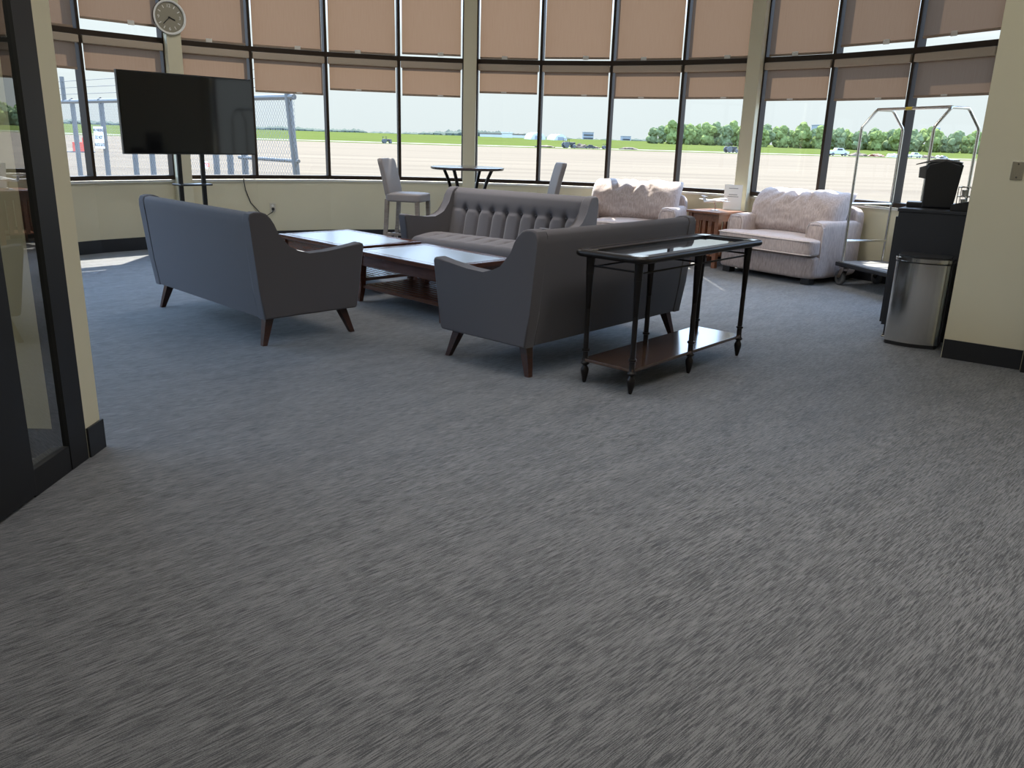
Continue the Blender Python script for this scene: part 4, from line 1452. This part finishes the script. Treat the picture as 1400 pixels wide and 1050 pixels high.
def plant(px, dist, h, meshes, lab, grp):
    p = Vector((px, dist, 0))
    z = gz_at(p.x, p.y)
    s = h / 10.0
    r = bpy.data.objects.new('broadleaf_tree', None); COL.objects.link(r)
    r.location = (p.x, p.y, z - 0.2); r.scale = (s * rt_.uniform(0.80, 0.92), s * rt_.uniform(0.80, 0.92), s)
    r.rotation_euler = (0, 0, rt_.uniform(0, 6.28))
    tag(r, lab, 'tree', grp)
    me, mt = rt_.choice(meshes)
    c = bpy.data.objects.new('crown', me); link(c, r)
    t = bpy.data.objects.new('trunk', mt); link(t, r)
for row in range(3):
    D0 = 452 + row * 11
    xa, xb = along(893, D0).x, along(1372, D0).x
    nT = int((xb - xa) / 9.0)
    for i in range(nT + 1):
        x = xa + (xb - xa) * (i + 0.5 * (row % 2)) / nT
        q = (x - xa) / (xb - xa)
        y = D0 - 25 * q + rt_.uniform(-1, 1)
        h = 11.2 + rt_.uniform(-1.2, 1.4) - (2.5 if i == 0 else 0)
        plant(x, y, h, TM1 if rt_.random() < 0.6 else TM2, 'leafy tree in the green wood across the airfield', 'trees of the wood across the airfield')

# far low woods on the left half of the horizon: uncountable, one object
bm = BM()
rf = random.Random(3)
def blob(p, s, sub=1):
    g = bmesh.ops.create_icosphere(bm, subdivisions=sub, radius=1.0)
    for w in g['verts']:
        nn = 1 + 0.35 * mnoise.noise(w.co * 1.3 + Vector(p) * 0.13)
        w.co = Vector((w.co.x * s[0] * nn + p[0], w.co.y * s[1] + p[1], w.co.z * s[2] * nn + p[2]))
px = 60
while px < 905:
    D = 1500 + rf.uniform(-80, 80)
    p = along(px, D)
    # skyline height in image rows above the horizon row
    hrow = 6 + 2.5 * math.sin(px * 0.021) + rf.uniform(-1.5, 2)
    if 555 < px < 720: hrow += 5 * math.exp(-((px - 640) / 55.0) ** 2)
    if 455 < px < 500: hrow += 3
    if px < 175: hrow += 2
    hh = hrow * D / F
    zz = 3 + hh * 0.5
    blob((p.x, p.y, zz * 0.6), (9 + rf.uniform(0, 5), 12, max(3, zz * 0.75)))
    px += rf.uniform(3, 6)
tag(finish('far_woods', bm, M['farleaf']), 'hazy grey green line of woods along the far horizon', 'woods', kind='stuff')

# far buildings
def far_box(name, label, cat, px0, px1, D, z0, z1, mat, roof=None, group=None):
    a, b = along(px0, D), along(px1, D)
    cx_, w = (a.x + b.x) / 2, abs(b.x - a.x)
    r = thing(name, label, cat, (cx_, D, z0), 0, group)
    bm = BM(); box(bm, (0, 8, (z1 - z0) / 2 - 1), (w, 16, z1 - z0 + 2)); finish('walls', bm, mat, r, smooth=False)
    bm = BM(); box(bm, (0, 8, z1 - z0 + 0.3), (w + 0.8, 16.8, 0.6)); finish('roof', bm, roof or mat, r, smooth=False)
    return r
def far_windows(r, w, rows, cols, h0, dh, mat):
    for i in range(rows):
        bm = BM(); box(bm, (0, -0.2, h0 + dh * i), (w, 0.5, dh * 0.35)); finish('window_band', bm, mat, r, smooth=False)
b = far_box('office_block', 'pale flat topped block rising above the trees right of the right column', 'building', 1113, 1131, 900, 0, 25.0, M['fargrey'])
far_windows(b, 13, 3, 1, 8, 5, M['machine'])
b = far_box('long_terminal', 'distant grey building with a stepped flat roof on the horizon, middle window', 'building', 797, 811, 1100, 2, 13.0, M['fargrey'])
far_windows(b, 12, 2, 1, 4, 4, M['machine'])
b = far_box('distant_hall', 'low distant grey hall on the horizon left of the green wood', 'building', 850, 862, 1100, 2, 9.5, M['fargrey'])
far_windows(b, 9, 1, 1, 4, 4, M['machine'])
b = far_box('white_shed', 'long low white shed with a tan roof seen just right of the middle column', 'shed', 656, 724, 560, 1.6, 4.6, M['farwhite'], M['farroof'])
b = far_box('white_annex', 'smaller white shed between the middle column and the long shed', 'shed', 686, 700, 535, 1.6, 5.2, M['farwhite'])
# arched white hangars
def hangar(px, D, rad, label):
    p = along(px, D)
    r = thing('arched_hangar', label, 'hangar', (p.x, D, gz_at(p.x, D) - 0.3), R(12), 'white arched hangars')
    bm = BM()
    prof = [(rad * math.cos(R(a)), rad * 0.95 * math.sin(R(a))) for a in range(0, 181, 12)]
    prism(bm, prof, -9, 9, plane='XZ')
    finish('shell', bm, M['farwhite'], r, angle=20)
    bm = BM(); box(bm, (0, -9.05, rad * 0.28), (rad * 0.9, 0.3, rad * 0.56)); finish('door', bm, M['fargrey'], r, smooth=False)
hangar(731, 480, 4.2, 'white arched hangar left of the mullion right of the middle column')
hangar(761, 480, 3.6, 'white arched hangar, the smaller one standing apart to the right')
# water tower over the wood
p = along(1277, 800)
root = thing('water_tower', 'tiny water tower above the trees by the coffee maker', 'water tower', (p.x, 800, 0), 0)
bm = BM(); lathe(bm, [(0.0, 20.6), (1.6, 21.2), (2.0, 22.4), (1.5, 23.6), (0.0, 24.2)], (0, 0, 0), 16); finish('tank', bm, M['fargrey'], root)
bm = BM()
for k in range(4):
    tube(bm, [(2.2 * math.cos(k * PI / 2), 2.2 * math.sin(k * PI / 2), 0), (1.2 * math.cos(k * PI / 2), 1.2 * math.sin(k * PI / 2), 21.5)], 0.35, 6)
finish('legs', bm, M['fargrey'], root)

# machines and vehicles on the grass by the taxiway
def tractor(px, D, s, label, body, grp):
    p = along(px, D)
    r = thing('tractor', label, 'tractor', (p.x, D, gz_at(p.x, D)), R(20), grp)
    r.scale = (s, s, s)
    bm = BM(); box(bm, (0.9, 0, 1.15), (2.0, 0.9, 0.8), bev=0.08); box(bm, (-0.6, 0, 0.95), (1.4, 1.0, 0.5), bev=0.05); finish('body', bm, body, r)
    bm = BM(); box(bm, (-0.6, 0, 2.35), (1.4, 1.3, 0.12), bev=0.03)
    for x in (-1.2, 0.0):
        for y in (-0.55, 0.55): box(bm, (x, y, 1.75), (0.09, 0.09, 1.2))
    finish('cab', bm, M['machine'], r)
    for (x, rad, w) in ((-0.75, 0.8, 0.45), (1.45, 0.5, 0.3)):
        for y in (-0.8, 0.8):
            bm = BM(); lathe(bm, [(0.0, -w / 2), (rad * 0.9, -w / 2), (rad, -w / 4), (rad, w / 4), (rad * 0.9, w / 2), (0.0, w / 2)], (x, y, rad), 16, axis=(0, 1, 0)); finish('wheel', bm, M['rubber'], r)
tractor(999, 215, 0.95, 'dark tractor parked on the grass left of the right column', M['machine'], None)
tractor(777, 205, 0.9, 'dark tractor beside a mound, seen in the second pane right of the middle column', M['machine'], None)
tractor(528, 185, 0.6, 'small dark mower on the verge, seen behind the left bar stool', M['machine'], None)
tractor(828, 208, 0.5, 'small dark utility cart on the verge, third pane right of the middle column', M['machine'], None)
def van(px, D, s, label, mat):
    p = along(px, D)
    r = thing('pickup_truck', label, 'truck', (p.x, D, gz_at(p.x, D)), R(5)); r.scale = (s, s, s)
    bm = BM()
    prism(bm, [(-2.6, 0.45), (2.6, 0.45), (2.6, 1.05), (1.5, 1.2), (0.9, 1.85), (-0.7, 1.9), (-0.9, 1.2), (-2.6, 1.15)], -0.9, 0.9, bev=0.06, plane='XZ')
    finish('body', bm, mat, r)
    for x in (-1.6, 1.65):
        for y in (-0.82, 0.82):
            bm = BM(); lathe(bm, [(0.0, -0.13), (0.36, -0.13), (0.4, 0.0), (0.36, 0.13), (0.0, 0.13)], (x, y, 0.4), 14, axis=(0, 1, 0)); finish('wheel', bm, M['rubber'], r)
    bm = BM(); box(bm, (0.1, 0, 1.55), (1.35, 1.83, 0.42), bev=0.03); finish('windows', bm, M['machine'], r)
van(1146, 215, 1.0, 'white pickup truck on the grass behind the luggage cart', M['farwhite'])
van(1251, 221, 0.7, 'pale pickup truck beyond the coffee maker', M['farwhite'])
van(807, 206, 0.5, 'small dark truck on the verge left of the third pane', M['machine'])
def mound(px, D, s, label, mat, grp):
    p = along(px, D)
    bm = BM()
    g = bmesh.ops.create_icosphere(bm, subdivisions=3, radius=1.0)
    for w in g['verts']:
        nn = 1 + 0.5 * mnoise.noise(w.co * 2.2 + Vector((px, 0, 0)))
        w.co = Vector((w.co.x * s[0] * nn, w.co.y * s[1] * nn, w.co.z * s[2] * nn))
    o = finish('spoil_heap', bm, mat)
    o.location = (p.x, D, gz_at(p.x, D))
    tag(o, label, 'heap', grp)
for (px, D, s, lab, mt) in ((795, 213, (2.0, 1.5, 1.0), 'dark earth heap next to the tractor in the second pane right of the middle column', 'earth'),
                            (812, 216, (1.6, 1.2, 0.6), 'smaller earth heap right of the tractor mound', 'earth'),
                            (860, 218, (2.4, 1.4, 0.5), 'flat earth heap in the third pane right of the middle column', 'earth'),
                            (1174, 222, (2.4, 1.5, 0.8), 'rubble heap seen inside the left hoop of the cart', 'earth'),
                            (1199, 224, (1.9, 1.5, 0.7), 'orange tinted rubble heap between the cart hoops', 'machineorange'),
                            (1224, 224, (1.9, 1.5, 0.9), 'pale rubble heap right of the left cart hoop', 'farwhite'),
                            (1270, 226, (1.5, 1.5, 0.8), 'brown rubble heap behind the coffee maker lid', 'earth'),
                            (1287, 226, (1.6, 1.5, 0.8), 'grey rubble heap under the right cart hoop', 'galv'),
                            (745, 205, (2.2, 1.5, 0.5), 'low earth heap just right of the first mullion past the middle column', 'earth')):
    mound(px, D, s, lab, M[mt], 'spoil heaps at the edge of the grass')

# chain link fence outside the left windows
FA, FB = Vector((-3.50, 13.6, 0)), Vector((-11.2, 20.6, 0))
fd = (FB - FA); FLn = fd.length; fd.normalize()
FRZ = math.atan2(fd.y, fd.x)
root = thing('chain_link_fence', 'chain link fence with grey pipe posts and barbed wire outside the left windows', 'fence', (FA.x, FA.y, GZ), FRZ)
# local x runs from the near end to the far end
FH = 2.10
bm = BM()
vs = [bm.verts.new((x, 0.03, z)) for x, z in ((0.05, 0.05), (FLn, 0.05), (FLn, FH), (0.05, FH))]
bm.faces.new(vs); finish('netting', bm, M['chain'], root, smooth=False)
bm = BM(); tube(bm, [(0.1, 0, FH), (FLn, 0, FH)], 0.045, 8); finish('top_rail', bm, M['galv'], root)
bm = BM(); tube(bm, [(0.05, 0, 1.12), (1.9, 0, 1.12)], 0.03, 8); finish('middle_rail', bm, M['galv'], root)
bm = BM()
tube(bm, [(0.02, 0, 0.0), (0.30, 0, FH + 0.25)], 0.055, 10)
finish('leaning_post', bm, M['galv'], root)
for x in (1.75, 2.25, 2.75, 5.35, 6.15, 7.6, 9.2):
    bm = BM(); tube(bm, [(x, -0.02, 0.0), (x, -0.02, FH + 0.03)], 0.055 if x != 2.45 else 0.075, 10)
    lathe(bm, [(0.06, FH + 0.01), (0.07, FH + 0.04), (0.0, FH + 0.08)], (x, -0.02, 0), 10)
    finish('post', bm, M['galv'], root)
bm = BM()
for dz in (0.16, 0.30, 0.44):
    tube(bm, [(0.5, 0.02, FH + dz), (FLn, 0.02, FH + dz)], 0.006, 5)
finish('barbed_wire', bm, M['galv'], root)
bm = BM(); tube(bm, [(9.6, 0, FH), (9.6, 0.0, FH + 0.55)], 0.05, 8); finish('wire_arm', bm, M['galv'], root)

# notices wired to the fence
def fence_sign(px, py, w, h, label, lines, face, ink):
    dvec = fw * F + rt * (px - 700) + up * (525 - py)
    # intersect with the fence plane, a little in front of it
    nrm = Vector((-fd.y, fd.x, 0))
    if nrm.dot(Vector((0, 0, H)) - FA) < 0: nrm = -nrm
    P0 = FA + nrm * 0.09
    s = (P0 - Vector((0, 0, H))).dot(nrm) / dvec.dot(nrm)
    p = Vector((0, 0, H)) + dvec * s
    r = thing('fence_sign', label, 'sign', (p.x, p.y, p.z), FRZ + PI)
    if (Matrix.Rotation(FRZ + PI, 3, 'Z') @ Vector((0, -1, 0))).dot(nrm) < 0:
        r.rotation_euler = (0, 0, FRZ)
    bm = BM(); box(bm, (0, 0, 0), (w, 0.006, h), bev=0.001); finish('board', bm, face, r)
    nl = len(lines)
    for i, t in enumerate(lines):
        text_obj('lettering', t, h / nl * (0.56 if len(t) > 9 else 0.66), ink, r, (0, -0.0045, h / 2 - h / nl * (i + 0.5)), (R(90), 0, 0), bold=h * 0.006)
    return r
fence_sign(135.5, 188, 0.50, 0.46, 'white notice reading NO PARKING DO NOT BLOCK GATE on the fence', ['NO PARKING', 'DO NOT', 'BLOCK GATE'], M['paper'], M['ink'])
fence_sign(281, 225.5, 0.17, 0.13, 'small white fence notice with red lettering below the flat screen', ['NOTICE'], M['paper'], M['red'])

# orange barricade beyond the fence
p = along(106, 54)
root = thing('barricade', 'orange traffic barricade on the concrete beyond the fence', 'barricade', (p.x, 54, GZ), R(25))
bm = BM()
prism(bm, [(-0.32, 0.0), (0.32, 0.0), (0.24, 0.25), (0.20, 0.62), (-0.20, 0.62), (-0.24, 0.25)], -0.40, 0.40, bev=0.02, plane='YZ')
finish('body', bm, M['orange'], root)
for x in (-0.22, 0.22):
    bm = BM(); box(bm, (x, 0, 0.76), (0.10, 0.08, 0.30), bev=0.02); finish('handle_post', bm, M['orange'], root)
bm = BM(); box(bm, (0, 0, 0.03), (1.7, 0.7, 0.06), bev=0.01); finish('foot', bm, M['rubber'], root)

# ------------------------------------------------------------------ light
sun = bpy.data.lights.new('sun', 'SUN')
sun.energy = 14.0
sun.angle = R(0.53)
sun.color = (1.0, 0.94, 0.84)
so = bpy.data.objects.new('sun', sun)
az, el = R(-2), R(54)
dirv = Vector((-math.sin(az) * math.cos(el), -math.cos(az) * math.cos(el), -math.sin(el)))
so.rotation_euler = dirv.to_track_quat('-Z', 'Y').to_euler()
so.location = (0, 40, 60)
COL.objects.link(so)

world = bpy.data.worlds.new('sky')
world.use_nodes = True
nt = world.node_tree
for n_ in list(nt.nodes): nt.nodes.remove(n_)
wo = nt.nodes.new('ShaderNodeOutputWorld')
bg = nt.nodes.new('ShaderNodeBackground')
tc = nt.nodes.new('ShaderNodeTexCoord')
sp = nt.nodes.new('ShaderNodeSeparateXYZ')
rp = nt.nodes.new('ShaderNodeValToRGB')
nt.links.new(tc.outputs['Generated'], sp.inputs[0])
nt.links.new(sp.outputs[2], rp.inputs[0])
e = rp.color_ramp.elements
e[0].position = 0.0; e[0].color = (0.64, 0.70, 0.715, 1)
e[1].position = 1.0; e[1].color = (1.5, 2.5, 4.6, 1)
for pos_, col_ in ((0.11, (0.69, 0.76, 0.78, 1)), (0.26, (2.6, 3.5, 4.9, 1)), (0.5, (2.2, 3.3, 5.2, 1))):
    q_ = rp.color_ramp.elements.new(pos_); q_.color = col_
nt.links.new(rp.outputs[0], bg.inputs['Color'])
bg.inputs['Strength'].default_value = 1.0
nt.links.new(bg.outputs[0], wo.inputs['Surface'])
SC.world = world

# added fill lights below the unseen ceiling, brightening hall and lounge
def fill_light(x, y, e, sx=1.2, sy=0.6, spread=75):
    l = bpy.data.lights.new('ceiling_fill', 'AREA')
    l.shape = 'RECTANGLE'; l.size = sx; l.size_y = sy
    l.spread = R(spread)
    l.energy = e; l.color = (1.0, 0.97, 0.93)
    o = bpy.data.objects.new('ceiling_fill', l)
    o.location = (x, y, CEIL - 0.03)
    COL.objects.link(o)
for x, y, e_ in ((-0.9, 0.3, 3.2), (1.0, 0.3, 3.2), (2.9, 0.3, 3.2), (-0.9, 2.6, 6), (1.0, 2.6, 6), (2.9, 2.6, 6), (0.3, 4.6, 8)):
    fill_light(x, y, e_)
for x, y in ((-0.6, 8.6), (1.9, 8.2)):
    fill_light(x, y, 26)
fill_light(-3.2, 1.5, 40, spread=180)
fill_light(2.1, 3.3, 34, spread=180)
fill_light(0.2, 1.8, 22, spread=180)
fill_light(-2.3, 8.7, 30, spread=170)

l = bpy.data.lights.new('window_portal', 'AREA')
l.shape = 'RECTANGLE'; l.size = HEAD - SILL; l.size_y = 3.2
l.cycles.is_portal = True
o = bpy.data.objects.new('window_portal', l)
o.matrix_world = Matrix.Translation(Vector((-6.56, 5.26, (HEAD + SILL) / 2))) @ Matrix.Rotation(R(-90), 4, 'Y')
COL.objects.link(o)
# portals help the renderer find the sky through the bays
for k in range(K0, K1):
    a, b, t, n, ln, mid, rot = bay_frame(k)
    l = bpy.data.lights.new('window_portal', 'AREA')
    l.shape = 'RECTANGLE'; l.size = ln; l.size_y = HEAD - SILL
    l.cycles.is_portal = True
    o = bpy.data.objects.new('window_portal', l)
    o.matrix_world = Matrix.Translation(Vector((mid.x + n.x * 0.12, mid.y + n.y * 0.12, (HEAD + SILL) / 2))) @ (-n).to_track_quat('-Z', 'Z').to_matrix().to_4x4()
    COL.objects.link(o)

SC.cycles.max_bounces = 8
SC.cycles.diffuse_bounces = 4
SC.cycles.glossy_bounces = 4
SC.cycles.transparent_max_bounces = 24
SC.cycles.sample_clamp_indirect = 6.0
SC.cycles.use_denoising = True
SC.view_settings.view_transform = 'Standard'
SC.view_settings.look = 'None'
SC.view_settings.exposure = 0.42
SC.view_settings.gamma = 1.0
SC.view_settings.use_curve_mapping = False
